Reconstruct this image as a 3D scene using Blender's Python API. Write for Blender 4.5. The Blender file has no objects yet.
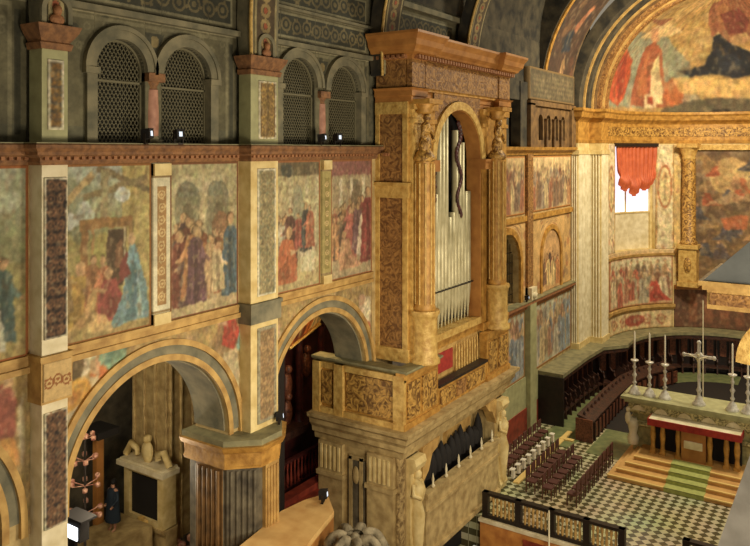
import bpy, math, random
import numpy as np
random.seed(7); RNG = np.random.default_rng(7)
SC = bpy.context.scene
COL = SC.collection
PI = math.pi

# ------------------------------------------------------------------ frame: X along the nave, Y to the left wall, Z up, z=0 the cornice
YAW = math.radians(33.4)
CF = (math.cos(YAW), math.sin(YAW)); CR = (math.sin(YAW), -math.cos(YAW))
def dirn(u, v):
    a = (u - 375) / 750.0
    return (CF[0] + CR[0]*a, CF[1] + CR[1]*a, (150 - v) / 750.0)
def wy(u, v, Y):                      # measured photo point -> (X, Z) on the plane at Y
    d = dirn(u, v); t = Y / d[1]
    return (d[0]*t, d[2]*t)
def wx(u, v, X):                      # -> (Y, Z) on the plane at X
    d = dirn(u, v); t = X / d[0]
    return (d[1]*t, d[2]*t)
ZN, ZP = -15.2, -13.7                 # nave floor, presbytery floor

# ------------------------------------------------------------------ colours and materials
def lin(c):
    c = c / 255.0
    return c/12.92 if c <= .04045 else ((c+.055)/1.055)**2.4
def L(rgb, k=1.0): return tuple(min(.95, lin(x)*k) for x in rgb)

def mat(name, rgb, rough=.7, metal=0., rgb2=None, scale=4., detail=6., contrast=.35, bump=0., bscale=None, kind='noise', emis=None, es=0):
    m = bpy.data.materials.new(name); m.use_nodes = True
    nt = m.node_tree; n = nt.nodes; l = nt.links
    b = n['Principled BSDF']; b.inputs['Roughness'].default_value = rough; b.inputs['Metallic'].default_value = metal
    c1 = L(rgb) + (1,)
    b.inputs['Base Color'].default_value = c1
    tc = n.new('ShaderNodeTexCoord')
    def tex(sc, k=kind):
        if k == 'voronoi':
            t = n.new('ShaderNodeTexVoronoi'); t.inputs['Scale'].default_value = sc; l.new(tc.outputs['Object'], t.inputs['Vector']); return t.outputs['Distance']
        if k == 'wave':
            t = n.new('ShaderNodeTexWave'); t.inputs['Scale'].default_value = sc; t.inputs['Distortion'].default_value = 3; t.inputs['Detail'].default_value = 3
            l.new(tc.outputs['Object'], t.inputs['Vector']); return t.outputs['Fac']
        t = n.new('ShaderNodeTexNoise'); t.inputs['Scale'].default_value = sc; t.inputs['Detail'].default_value = detail if k != 'swirl' else 3
        if k == 'swirl': t.inputs['Distortion'].default_value = 2.2
        l.new(tc.outputs['Object'], t.inputs['Vector']); return t.outputs['Fac']
    if rgb2 is not None:
        r = n.new('ShaderNodeValToRGB'); r.color_ramp.elements[0].color = L(rgb2)+(1,); r.color_ramp.elements[1].color = c1
        mid = .5 if kind != 'voronoi' else .4
        r.color_ramp.elements[0].position = mid - contrast/2; r.color_ramp.elements[1].position = mid + contrast/2
        l.new(tex(scale), r.inputs['Fac']); l.new(r.outputs['Color'], b.inputs['Base Color'])
    if bump:
        bp = n.new('ShaderNodeBump'); bp.inputs['Strength'].default_value = bump; bp.inputs['Distance'].default_value = .05
        l.new(tex(bscale or scale*3), bp.inputs['Height']); l.new(bp.outputs['Normal'], b.inputs['Normal'])
    if emis:
        b.inputs['Emission Color'].default_value = L(emis)+(1,); b.inputs['Emission Strength'].default_value = es
    return m

def checker(name, ca, cb, size, rot=45, grout=None, rough=.35):
    m = bpy.data.materials.new(name); m.use_nodes = True
    nt = m.node_tree; n = nt.nodes; l = nt.links; b = n['Principled BSDF']; b.inputs['Roughness'].default_value = rough
    tc = n.new('ShaderNodeTexCoord'); mp = n.new('ShaderNodeMapping'); mp.inputs['Rotation'].default_value = (0,0,math.radians(rot)); mp.inputs['Scale'].default_value = (1/size,1/size,1/size)
    mp.inputs['Location'].default_value = (.13,.21,.5)
    ch = n.new('ShaderNodeTexChecker'); ch.inputs['Scale'].default_value = 1; ch.inputs['Color1'].default_value = L(ca)+(1,); ch.inputs['Color2'].default_value = L(cb)+(1,)
    l.new(tc.outputs['Object'], mp.inputs['Vector']); l.new(mp.outputs['Vector'], ch.inputs['Vector'])
    no = n.new('ShaderNodeTexNoise'); no.inputs['Scale'].default_value = .6; no.inputs['Detail'].default_value = 8
    l.new(tc.outputs['Object'], no.inputs['Vector'])
    mx = n.new('ShaderNodeMix'); mx.data_type = 'RGBA'; mx.blend_type = 'MULTIPLY'; mx.inputs[0].default_value = .45
    l.new(ch.outputs['Color'], mx.inputs[6]); l.new(no.outputs['Color'], mx.inputs[7]); l.new(mx.outputs[2], b.inputs['Base Color'])
    return m

def paintmat(name, rough=.85):
    m = bpy.data.materials.new(name); m.use_nodes = True
    nt = m.node_tree; n = nt.nodes; l = nt.links; b = n['Principled BSDF']; b.inputs['Roughness'].default_value = rough
    at = n.new('ShaderNodeAttribute'); at.attribute_name = 'Col'
    tc = n.new('ShaderNodeTexCoord'); no = n.new('ShaderNodeTexNoise'); no.inputs['Scale'].default_value = 9; no.inputs['Detail'].default_value = 8; no.inputs['Roughness'].default_value = .7
    l.new(tc.outputs['Object'], no.inputs['Vector'])
    r = n.new('ShaderNodeMapRange'); r.inputs[1].default_value = .3; r.inputs[2].default_value = .7; r.inputs[3].default_value = .72; r.inputs[4].default_value = 1.2
    l.new(no.outputs['Fac'], r.inputs[0])
    mx = n.new('ShaderNodeVectorMath'); mx.operation = 'SCALE'
    l.new(at.outputs['Color'], mx.inputs[0]); l.new(r.outputs[0], mx.inputs['Scale']); l.new(mx.outputs[0], b.inputs['Base Color'])
    return m

M = {}
M['paint'] = paintmat('fresco_paint')
M['litgoldpaint'] = paintmat('lit_gilt_paint', .45)
M['stone'] = mat('grey_green_stone', (140,132,104), .85, rgb2=(96,94,76), scale=2.2, bump=.3)
M['darkstone'] = mat('dark_gallery_stone', (106,101,78), .85, rgb2=(66,66,53), scale=5, bump=.4)
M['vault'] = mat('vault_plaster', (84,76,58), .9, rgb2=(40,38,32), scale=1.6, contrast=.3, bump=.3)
M['cream'] = mat('cream_marble', (226,206,148), .6, rgb2=(196,170,108), scale=3, bump=.1)
M['white'] = mat('white_marble', (232,222,190), .55, rgb2=(204,190,150), scale=3)
M['ochre'] = mat('ochre_stucco', (200,164,96), .7, rgb2=(158,122,66), scale=3, bump=.3)
M['terra'] = mat('terracotta_cornice', (150,106,66), .75, rgb2=(106,72,46), scale=7, bump=.4)
M['terralt'] = mat('pale_terracotta', (168,116,74), .7, rgb2=(130,84,52), scale=9, bump=.4)  # paler terracotta for dentils, reliefs and a ledge
M['gold'] = mat('gilded_wood', (204,156,76), .5, .12, rgb2=(152,108,46), scale=4, bump=.25, bscale=14)
M['goldcarve'] = mat('carved_gilding', (206,162,84), .5, .12, rgb2=(108,74,34), scale=3.6, kind='swirl', contrast=.22, bump=.8, bscale=3.6)
M['goldpale'] = mat('pale_gilding', (222,188,110), .45, .12, rgb2=(178,138,70), scale=5, bump=.5, bscale=12)
M['orwood'] = mat('orange_walnut', (186,130,66), .5, rgb2=(146,94,44), scale=2.5, contrast=.5)
M['browncarve'] = mat('carved_brown_panel', (168,124,68), .6, rgb2=(106,70,36), scale=3.8, kind='swirl', contrast=.25, bump=.8, bscale=3.8)
M['tan'] = mat('tan_limestone', (196,172,118), .75, rgb2=(150,126,80), scale=3, bump=.3)
M['tancarve'] = mat('carved_limestone', (196,170,116), .75, rgb2=(120,96,58), scale=3.6, kind='swirl', contrast=.25, bump=.8, bscale=3.6)
M['pipe'] = mat('tin_pipe', (210,202,164), .45, .3, rgb2=(176,166,126), scale=2)
M['pipedark'] = mat('pipe_mouth', (40,34,24), .6)
M['black'] = mat('near_black', (22,18,16), .8)
M['dark'] = mat('dark_recess', (34,28,24), .9)
M['blackwood'] = mat('black_walnut', (40,27,22), .5, rgb2=(24,16,14), scale=4, bump=.3)
M['stall'] = mat('choir_walnut', (76,44,31), .5, rgb2=(38,23,19), scale=5, bump=.5)
M['stallpink'] = mat('intarsia_panel', (134,80,54), .5, rgb2=(70,38,28), scale=5, kind='swirl', contrast=.3)
M['ledge'] = mat('grey_green_ledge', (150,144,106), .6, rgb2=(112,108,80), scale=3)
M['greycol'] = mat('grey_fluted_marble', (120,112,92), .5, rgb2=(70,64,54), scale=3)
M['brownflute'] = mat('brown_fluted_marble', (148,112,66), .5, rgb2=(96,72,44), scale=3)
M['pink'] = mat('pink_marble', (190,140,116), .5, rgb2=(152,104,84), scale=5)
M['lattice'] = mat('dull_lattice', (112,106,80), .7)
M['glass'] = mat('dim_glass', (34,36,30), .25)
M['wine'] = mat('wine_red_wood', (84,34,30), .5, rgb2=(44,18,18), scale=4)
M['redcloth'] = mat('red_altar_cloth', (170,52,40), .8, rgb2=(140,36,30), scale=6)
M['whitecloth'] = mat('white_linen', (226,220,204), .8)
M['curtain'] = mat('orange_red_silk', (204,104,62), .6, rgb2=(176,80,44), scale=2.5)
M['sky'] = mat('daylight', (225,228,245), .5, emis=(225,228,245), es=1.15)
M['silver'] = mat('silvered_metal', (236,232,220), .35, .1, rgb2=(190,184,170), scale=8)
M['candle'] = mat('candle_wax', (244,236,214), .5)
M['altar'] = mat('altar_marble', (176,164,110), .5, rgb2=(116,112,74), scale=4, bump=.4)
M['altarcarve'] = mat('altar_relief', (206,194,140), .5, rgb2=(110,104,66), scale=4, kind='swirl', contrast=.25, bump=.8, bscale=4)
M['step'] = mat('ochre_step', (212,168,98), .6, rgb2=(184,136,74), scale=2)
M['steplt'] = mat('pale_step_edge', (228,196,120), .6)
M['green'] = mat('green_carpet', (176,180,104), .95, rgb2=(154,160,88), scale=8)
M['greenfloor'] = mat('green_marble_floor', (132,138,92), .4, rgb2=(98,108,72), scale=3)
M['tiles'] = checker('presbytery_tiles', (216,208,166), (100,94,64), .25, rough=.22)
M['navefloor'] = checker('nave_tiles', (150,120,84), (96,66,46), .5, 0)
M['orangewall'] = mat('orange_lit_stone', (214,150,76), .5, rgb2=(170,106,52), scale=2.4)  # orange glow of the lighting put into the stone's colour
M['iron'] = mat('dark_bronze', (44,36,30), .45, .4)
M['chair'] = mat('dark_red_seat', (84,46,36), .7)
M['chairw'] = mat('brown_chair_wood', (84,50,32), .6)
M['sheet'] = mat('straw_matting', (222,186,120), .8, rgb2=(196,148,84), scale=2.5, contrast=.5)
M['lead'] = mat('grey_lead_roof', (136,140,138), .6, rgb2=(112,116,116), scale=1.5)
M['greystone'] = mat('pale_grey_stone', (158,154,146), .8, rgb2=(134,130,122), scale=2)
M['greycarve'] = mat('weathered_stone', (160,148,120), .85, rgb2=(84,76,58), scale=3, bump=.8)
M['palegreen'] = mat('pale_green_marble', (172,170,124), .6, rgb2=(146,144,104), scale=3)
M['lampw'] = mat('lamp_lens', (220,232,255), .3, emis=(210,228,255), es=.8)
M['redpanel'] = mat('red_marble_dado', (150,64,44), .5, rgb2=(104,38,30), scale=3)
M['bluecoat'] = mat('dark_blue_cloth', (30,44,58), .8)
M['skin'] = mat('skin', (190,140,110), .6)
M['flower'] = mat('pale_pink_flowers', (206,164,136), .7, rgb2=(140,76,62), scale=9)
M['arcadewood'] = mat('dim_arcade_wood', (128,98,58), .7, rgb2=(84,62,38), scale=3, bump=.3)
M['white2'] = mat('white_table_top', (216,220,220), .5)

# ------------------------------------------------------------------ mesh collector
class MB:
    def __init__(s, xf=None): s.v = []; s.f = []; s.xf = xf; s.smooth = set()
    def add(s, vs, fs, smooth=False):
        o = len(s.v)
        s.v += [tuple(s.xf(p)) if s.xf else tuple(p) for p in vs]
        for f in fs:
            if smooth: s.smooth.add(len(s.f))
            s.f.append([o+i for i in f])
    def box(s, x0, x1, y0, y1, z0, z1):
        if x0 > x1: x0, x1 = x1, x0
        if y0 > y1: y0, y1 = y1, y0
        if z0 > z1: z0, z1 = z1, z0
        s.add([(x0,y0,z0),(x1,y0,z0),(x1,y1,z0),(x0,y1,z0),(x0,y0,z1),(x1,y0,z1),(x1,y1,z1),(x0,y1,z1)],
              [(0,3,2,1),(4,5,6,7),(0,1,5,4),(1,2,6,5),(2,3,7,6),(3,0,4,7)])
    def prism(s, poly, z0, z1):                    # poly in XY, CCW
        n = len(poly)
        s.add([(x,y,z0) for x,y in poly]+[(x,y,z1) for x,y in poly],
              [tuple(range(n))[::-1], tuple(range(n,2*n))] + [(i,(i+1)%n,n+(i+1)%n,n+i) for i in range(n)])
    def prismy(s, poly, y0, y1):                   # poly in XZ extruded along Y
        n = len(poly)
        s.add([(x,y0,z) for x,z in poly]+[(x,y1,z) for x,z in poly],
              [tuple(range(n)), tuple(range(n,2*n))[::-1]] + [(i,n+i,n+(i+1)%n,(i+1)%n) for i in range(n)])
    def prismx(s, poly, x0, x1):                   # poly in YZ extruded along X
        n = len(poly)
        s.add([(x0,y,z) for y,z in poly]+[(x1,y,z) for y,z in poly],
              [tuple(range(n))[::-1], tuple(range(n,2*n))] + [(i,(i+1)%n,n+(i+1)%n,n+i) for i in range(n)])
    def lathe(s, prof, c, seg=16, a0=0., a1=2*PI, axis='z', sx=1., sy=1.):   # prof: [(r, z)]
        full = abs(a1-a0-2*PI) < 1e-6; k = seg if full else seg+1; vs = []
        for r, z in prof:
            for i in range(k):
                a = a0 + (a1-a0)*i/seg
                vs.append((c[0]+r*math.cos(a)*sx, c[1]+r*math.sin(a)*sy, c[2]+z))
        fs = []
        for j in range(len(prof)-1):
            for i in range(seg):
                i2 = (i+1) % k
                fs.append((j*k+i, j*k+i2, (j+1)*k+i2, (j+1)*k+i))
        s.add(vs, fs, True)
        if prof[0][0] > 1e-4: s.add([vs[i] for i in range(k)], [tuple(range(k))[::-1]])
        if prof[-1][0] > 1e-4: s.add([vs[(len(prof)-1)*k+i] for i in range(k)], [tuple(range(k))])
    def ring(s, cx, cz, r0, r1, y0, y1, a0=0., a1=PI, seg=32):     # arch band in the XZ plane
        vs = []; fs = []
        for i in range(seg+1):
            a = a0+(a1-a0)*i/seg; c, q = math.cos(a), math.sin(a)
            vs += [(cx+r0*c,y0,cz+r0*q),(cx+r1*c,y0,cz+r1*q),(cx+r1*c,y1,cz+r1*q),(cx+r0*c,y1,cz+r0*q)]
        for i in range(seg):
            for j in range(4):
                fs.append((i*4+j, i*4+(j+1)%4, (i+1)*4+(j+1)%4, (i+1)*4+j))
        fs += [(0,3,2,1), (seg*4,seg*4+1,seg*4+2,seg*4+3)]
        s.add(vs, fs)
    def sweep(s, prof, path, closed=False):
        """prof: [(d, z)] with d to the left of the path direction; path in XY"""
        n = len(path); k = len(prof); vs = []; fs = []
        for i, p in enumerate(path):
            a = path[max(i-1,0)]; b = path[min(i+1,n-1)]
            if closed: a = path[(i-1)%n]; b = path[(i+1)%n]
            d1 = (p[0]-a[0], p[1]-a[1]); d2 = (b[0]-p[0], b[1]-p[1])
            l1 = math.hypot(*d1); l2 = math.hypot(*d2)
            if l1 < 1e-9: d1, l1 = d2, l2
            if l2 < 1e-9: d2, l2 = d1, l1
            n1 = (-d1[1]/l1, d1[0]/l1); n2 = (-d2[1]/l2, d2[0]/l2)
            m = (n1[0]+n2[0], n1[1]+n2[1]); ml = math.hypot(*m); m = (m[0]/ml, m[1]/ml)
            sc = 1/max(.35, m[0]*n1[0]+m[1]*n1[1])
            for d, z in prof: vs.append((p[0]+m[0]*d*sc, p[1]+m[1]*d*sc, z))
        for i in range(n if closed else n-1):
            for j in range(k):
                fs.append((i*k+j, i*k+(j+1)%k, ((i+1)%n)*k+(j+1)%k, ((i+1)%n)*k+j))
        if not closed: fs += [tuple(range(k)), tuple(range((n-1)*k, n*k))[::-1]]
        s.add(vs, fs)
    def tube(s, pts, r, seg=8):
        pts = [np.array(p, float) for p in pts]; vs = []; fs = []; n = len(pts)
        rr = r if hasattr(r, '__len__') else [r]*n
        for i, p in enumerate(pts):
            d = pts[min(i+1,n-1)] - pts[max(i-1,0)]; d /= np.linalg.norm(d)
            up = np.array((0,0,1.)) if abs(d[2]) < .9 else np.array((1.,0,0))
            a = np.cross(d, up); a /= np.linalg.norm(a); b = np.cross(d, a)
            for j in range(seg):
                t = 2*PI*j/seg; q = p + rr[i]*(a*math.cos(t)+b*math.sin(t)); vs.append(tuple(q))
        for i in range(n-1):
            for j in range(seg): fs.append((i*seg+j, i*seg+(j+1)%seg, (i+1)*seg+(j+1)%seg, (i+1)*seg+j))
        s.add(vs, fs, True)
        s.add(vs[:seg], [tuple(range(seg))[::-1]]); s.add(vs[-seg:], [tuple(range(seg))])
    def blob(s, c, r, seg=12):
        r = r if hasattr(r, '__len__') else (r,r,r); vs = []; fs = []; m = seg//2+1
        for i in range(m):
            a = -PI/2 + PI*i/(m-1)
            for j in range(seg):
                t = 2*PI*j/seg; vs.append((c[0]+r[0]*math.cos(a)*math.cos(t), c[1]+r[1]*math.cos(a)*math.sin(t), c[2]+r[2]*math.sin(a)))
        for i in range(m-1):
            for j in range(seg): fs.append((i*seg+j, i*seg+(j+1)%seg, (i+1)*seg+(j+1)%seg, (i+1)*seg+j))
        s.add(vs, fs, True)
    def archwall(s, x0, x1, z0, z1, arches, y0, y1, seg=24):       # arches: (cx, r, zspring, zsill)
        xs = [x0]
        cuts = []
        for cx, r, zs, zb in sorted(arches):
            cuts.append((xs[-1] if not cuts else cuts[-1][1], cx-r, None))
            cuts.append((cx-r, cx+r, (cx,r,zs,zb)))
        cuts.append(((cuts[-1][1] if cuts else x0), x1, None))
        for a, b, ar in cuts:
            if b-a < 1e-6: continue
            if ar is None: s.box(a, b, y0, y1, z0, z1); continue
            cx, r, zs, zb = ar
            P = [(cx-r*math.cos(PI*i/seg), zs+r*math.sin(PI*i/seg)) for i in range(seg+1)]
            for i in range(seg):
                (xa,za),(xb,zb2) = P[i], P[i+1]
                s.add([(xa,y0,za),(xb,y0,zb2),(xb,y0,z1),(xa,y0,z1),(xa,y1,za),(xb,y1,zb2),(xb,y1,z1),(xa,y1,z1)],
                      [(0,1,2,3),(7,6,5,4),(0,4,5,1),(3,2,6,7)])
            if zb > z0+1e-6: s.box(a, b, y0, y1, z0, zb)
    def build(s, name, m, parent=None, kind=None, **kw):
        me = bpy.data.meshes.new(name); me.from_pydata(s.v, [], s.f); me.validate()
        o = bpy.data.objects.new(name, me); COL.objects.link(o); me.materials.append(m)
        if s.smooth and len(me.polygons) == len(s.f):
            fl = np.zeros(len(s.f), bool); fl[list(s.smooth)] = True
            me.polygons.foreach_set('use_smooth', fl)
        # origin to the base centre of the object
        vs = np.array(s.v)
        c = np.array([(vs[:,0].min()+vs[:,0].max())/2, (vs[:,1].min()+vs[:,1].max())/2, vs[:,2].min()])
        if parent is not None:
            c = np.array((0.,0.,0.))
            o.parent = parent; o.matrix_parent_inverse = ident(parent)
        else:
            me.vertices.foreach_set('co', (vs-c).ravel()) if len(me.vertices) == len(vs) else None
            if len(me.vertices) == len(vs): o.location = c
        me.update()
        if kind: o['kind'] = kind
        for k, val in kw.items(): o[k] = val
        return o

from mathutils import Matrix
WM = {}
def ident(p):                      # meshes of parts are given in world coordinates
    q = p
    loc = Matrix.Identity(4)
    chain = []
    while q is not None:
        chain.append(q); q = q.parent
    m = Matrix.Identity(4)
    for q in reversed(chain):
        m = m @ (q.matrix_parent_inverse if q.parent else Matrix.Identity(4)) @ Matrix.Translation(q.location)
    return m.inverted()
def thing(name, loc, label, cat, group=None):
    o = bpy.data.objects.new(name, None); COL.objects.link(o); o.location = loc; o.empty_display_size = .2
    o['label'] = label; o['category'] = cat
    if group: o['group'] = group
    return o
def tag(o, label, cat, group=None):
    o['label'] = label; o['category'] = cat
    if group: o['group'] = group
    return o
def copy_tree(o, parent=None):
    c = o.copy(); COL.objects.link(c)
    if parent is not None:
        c.parent = parent; c.matrix_parent_inverse = o.matrix_parent_inverse.copy()
    for ch in [x for x in bpy.data.objects if x.parent == o]: copy_tree(ch, c)
    return c

# ------------------------------------------------------------------ painter: a canvas in surface coordinates
def vnoise(nx, nz, cx, cz):
    g = RNG.random((cz+2, cx+2))
    X = np.linspace(0, cx, nx); Z = np.linspace(0, cz, nz)
    xi = np.minimum(X.astype(int), cx); zi = np.minimum(Z.astype(int), cz)
    fx = X-xi; fz = Z-zi; fx = fx*fx*(3-2*fx); fz = fz*fz*(3-2*fz)
    a = g[np.ix_(zi,xi)]; b = g[np.ix_(zi,xi+1)]; c = g[np.ix_(zi+1,xi)]; d = g[np.ix_(zi+1,xi+1)]
    fx = fx[None,:]; fz = fz[:,None]
    return (a*(1-fx)+b*fx)*(1-fz)+(c*(1-fx)+d*fx)*fz
class Canvas:
    def __init__(s, x0, x1, z0, z1, res, base):
        s.x0,s.x1,s.z0,s.z1 = x0,x1,z0,z1
        s.nx = max(4,int((x1-x0)/res)); s.nz = max(4,int((z1-z0)/res))
        s.X, s.Z = np.meshgrid(np.linspace(x0,x1,s.nx), np.linspace(z0,z1,s.nz))
        s.a = np.zeros((s.nz,s.nx,3)); s.a[:] = base
    def mask(s, poly):
        poly = np.array(poly); X,Z = s.X,s.Z; m = np.zeros(X.shape,bool); n = len(poly)
        for i in range(n):
            xa,za = poly[i]; xb,zb = poly[(i+1)%n]
            if za == zb: continue
            c = ((za > Z) != (zb > Z)) & (X < (xb-xa)*(Z-za)/(zb-za)+xa)
            m ^= c
        return m
    def put(s, m, col, al=1.): s.a[m] = s.a[m]*(1-al)+np.array(col)*al
    def poly(s, pts, col, al=1.): s.put(s.mask(pts), col, al)
    def ell(s, cx, cz, rx, rz, col, al=1.): s.put(((s.X-cx)/rx)**2+((s.Z-cz)/rz)**2 < 1, col, al)
    def rect(s, x0, x1, z0, z1, col, al=1.): s.put((s.X>=x0)&(s.X<=x1)&(s.Z>=z0)&(s.Z<=z1), col, al)
    def ringm(s, cx, cz, r0, r1, col, al=1., up=False):
        d = np.hypot(s.X-cx, s.Z-cz); m = (d>r0)&(d<r1)
        if up: m &= s.Z > cz
        s.put(m, col, al)
    def grad(s, z0, c0, z1, c1, x0=-1e9, x1=1e9):
        t = np.clip((s.Z-z0)/(z1-z0),0,1)[...,None]; m = (s.Z>=z0)&(s.Z<=z1)&(s.X>=x0)&(s.X<=x1)
        full = np.array(c0)*(1-t)+np.array(c1)*t; s.a[m] = full[m]
    def mottle(s, amp=.25, cell=.3, octs=3, tint=None):
        f = 0; w = 1; tot = 0
        for o in range(octs):
            cx = max(1,int((s.x1-s.x0)/cell*2**o)); cz = max(1,int((s.z1-s.z0)/cell*2**o))
            f = f + w*vnoise(s.nx,s.nz,cx,cz); tot += w; w *= .6
        f = f/tot
        if tint is None: s.a *= (1+amp*(f-.5)*2)[...,None]
        else:
            t = np.clip((f-.5)*4+.3,0,1)[...,None]*amp; s.a = s.a*(1-t)+np.array(tint)*t
        s.a = np.clip(s.a,0,255)
    def fig(s, x, z, h, robe, head=(190,146,100), lean=0., w=.34, halo=None, under=None):
        """a standing robed figure with mantle, folds, arm and head"""
        wd = h*w/2; d = 1 if random.random()<.5 else -1
        dk = tuple(q*.66 for q in robe); lt = tuple(min(255,q*1.22+8) for q in robe)
        s.poly([(x-wd*1.05,z),(x-wd*.3,z-h*.015),(x+wd*.4,z+h*.01),(x+wd*1.1,z),(x+wd*.92+lean*.4,z+h*.35),(x+wd*.85+lean*.7,z+h*.6),(x+wd*.72+lean,z+h*.76),(x+wd*.3+lean,z+h*.82),(x-wd*.35+lean,z+h*.82),(x-wd*.72+lean,z+h*.74),(x-wd*.8+lean*.6,z+h*.5),(x-wd*.9+lean*.3,z+h*.25)], robe)
        s.poly([(x-wd*.15,z),(x+wd*.3,z),(x+wd*.25+lean,z+h*.6),(x+wd*.05+lean,z+h*.8),(x-wd*.2+lean,z+h*.7)], under or dk, .75)
        for k in range(3):
            xx=x+wd*random.uniform(-.8,.8); s.poly([(xx-wd*.07,z+h*.02),(xx+wd*.09,z+h*.02),(x+(xx-x)*.5+lean,z+h*random.uniform(.45,.7))], dk if k%2 else lt, .6)
        s.poly([(x+d*wd*.6+lean,z+h*.72),(x+d*wd*.85+lean,z+h*.62),(x+d*wd*1.5+lean,z+h*.52),(x+d*wd*1.45+lean,z+h*.48),(x+d*wd*.5+lean,z+h*.54)], lt, .9)
        s.ell(x+d*wd*1.5+lean, z+h*.505, h*.026, h*.022, head)
        if halo: s.ell(x+lean, z+h*.9, h*.1, h*.1, halo)
        hx=x+lean+d*h*.01
        s.ell(hx-d*h*.012, z+h*.905, h*.062, h*.068, tuple(q*.5 for q in head))
        s.ell(hx, z+h*.89, h*.05, h*.066, head)
    def kneel(s, x, z, h, robe, d=1, head=(196,150,104)):
        s.poly([(x-d*h*.75,z),(x+d*h*.3,z),(x+d*h*.32,z+h*.3),(x+d*h*.2,z+h*.78),(x-d*h*.12,z+h*.8),(x-d*h*.3,z+h*.35)], robe)
        s.poly([(x-d*h*.4,z+h*.05),(x+d*h*.1,z+h*.1),(x+d*h*.05,z+h*.5)], tuple(q*.72 for q in robe), .8)
        s.poly([(x+d*h*.1,z+h*.6),(x+d*h*.45,z+h*.62),(x+d*h*.12,z+h*.5)], head)
        s.ell(x+d*h*.08, z+h*.9, h*.09, h*.11, head)
    def crowd(s, x0, x1, z, h, cols, n, jit=.25):
        for i in range(n+2):
            x = x0+(x1-x0)*(i+.5)/(n+2); s.fig(x, z+h*random.uniform(.1,.22), h*random.uniform(.85,1.), tuple(q*.8 for q in random.choice(cols)), w=.36)
        for i in range(n):
            x = x0+(x1-x0)*(i+.5)/n + random.uniform(-jit,jit)*(x1-x0)/n
            s.fig(x, z+random.uniform(-.06,.1)*h, h*random.uniform(.85,1.08), random.choice(cols), lean=random.uniform(-.08,.08)*h, w=random.uniform(.28,.42))
    def scroll(s, x0, x1, z0, z1, col, n, al=1., vert=True, thick=.3):
        """a vine of running scrolls filling the strip"""
        Ln = (z1-z0) if vert else (x1-x0); W = (x1-x0) if vert else (z1-z0)
        for i in range(n):
            t = (i+.5)/n; sgn = 1 if i%2 else -1
            cx = (x0+x1)/2+sgn*W*.04 if vert else x0+Ln*t
            cz = z0+Ln*t if vert else (z0+z1)/2+sgn*W*.04
            R = min(W*.42, Ln/n*.55)
            s.ringm(cx, cz, R*(1-thick), R, col, al); s.ell(cx, cz, R*.36, R*.36, col, al)
            for k in range(4):
                a = random.random()*6.28; s.ell(cx+R*1.1*math.cos(a), cz+R*1.1*math.sin(a), R*.2, R*.2, col, al)
    def finish(s, warp=.03, haze=.14, hcol=(160,140,92), blur=1, cell=.22, dab=.05, sat=.8):
        cx=max(2,int((s.x1-s.x0)/cell)); cz=max(2,int((s.z1-s.z0)/cell))
        n1=vnoise(s.nx,s.nz,cx,cz)+.5*vnoise(s.nx,s.nz,cx*3,cz*3)-.75; n2=vnoise(s.nx,s.nz,cx,cz)+.5*vnoise(s.nx,s.nz,cx*3,cz*3)-.75
        s.a = s.sample(s.X+n1*warp*2, s.Z+n2*warp*2)
        for k in range(3): s.a[...,k] *= 1+dab*(vnoise(s.nx,s.nz,cx*3,cz*2)-.5)*2
        s.a *= 1+.35*(vnoise(s.nx,s.nz,cx*4,cz*3)[...,None]-.5)
        v = vnoise(s.nx,s.nz,cx*3,cz*2)[...,None]; w=np.clip((v-.7)*2.5,0,.35); s.a = s.a*(1-w)+np.array((204,180,130))*w
        v = vnoise(s.nx,s.nz,cx*3,cz*2)[...,None]; w=np.clip((v-.72)*2.5,0,.4); s.a = s.a*(1-w)+np.array((92,70,46))*w
        for _ in range(blur):
            for ax in (0,1):
                b_ = s.a.copy(); b_ = np.take(s.a, np.clip(np.arange(s.a.shape[ax])+1,0,s.a.shape[ax]-1), ax)+np.take(s.a, np.clip(np.arange(s.a.shape[ax])-1,0,s.a.shape[ax]-1), ax); s.a = (b_+2*s.a)/4
        g_ = s.a.mean(-1,keepdims=True); s.a = g_+(s.a-g_)*sat
        s.a = np.clip(s.a*(1-haze)+np.array(hcol)*haze,0,255)
    def sample(s, x, z):
        i = np.clip(((x-s.x0)/(s.x1-s.x0)*(s.nx-1)).round().astype(int),0,s.nx-1)
        j = np.clip(((z-s.z0)/(s.z1-s.z0)*(s.nz-1)).round().astype(int),0,s.nz-1)
        return s.a[j,i]

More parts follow.
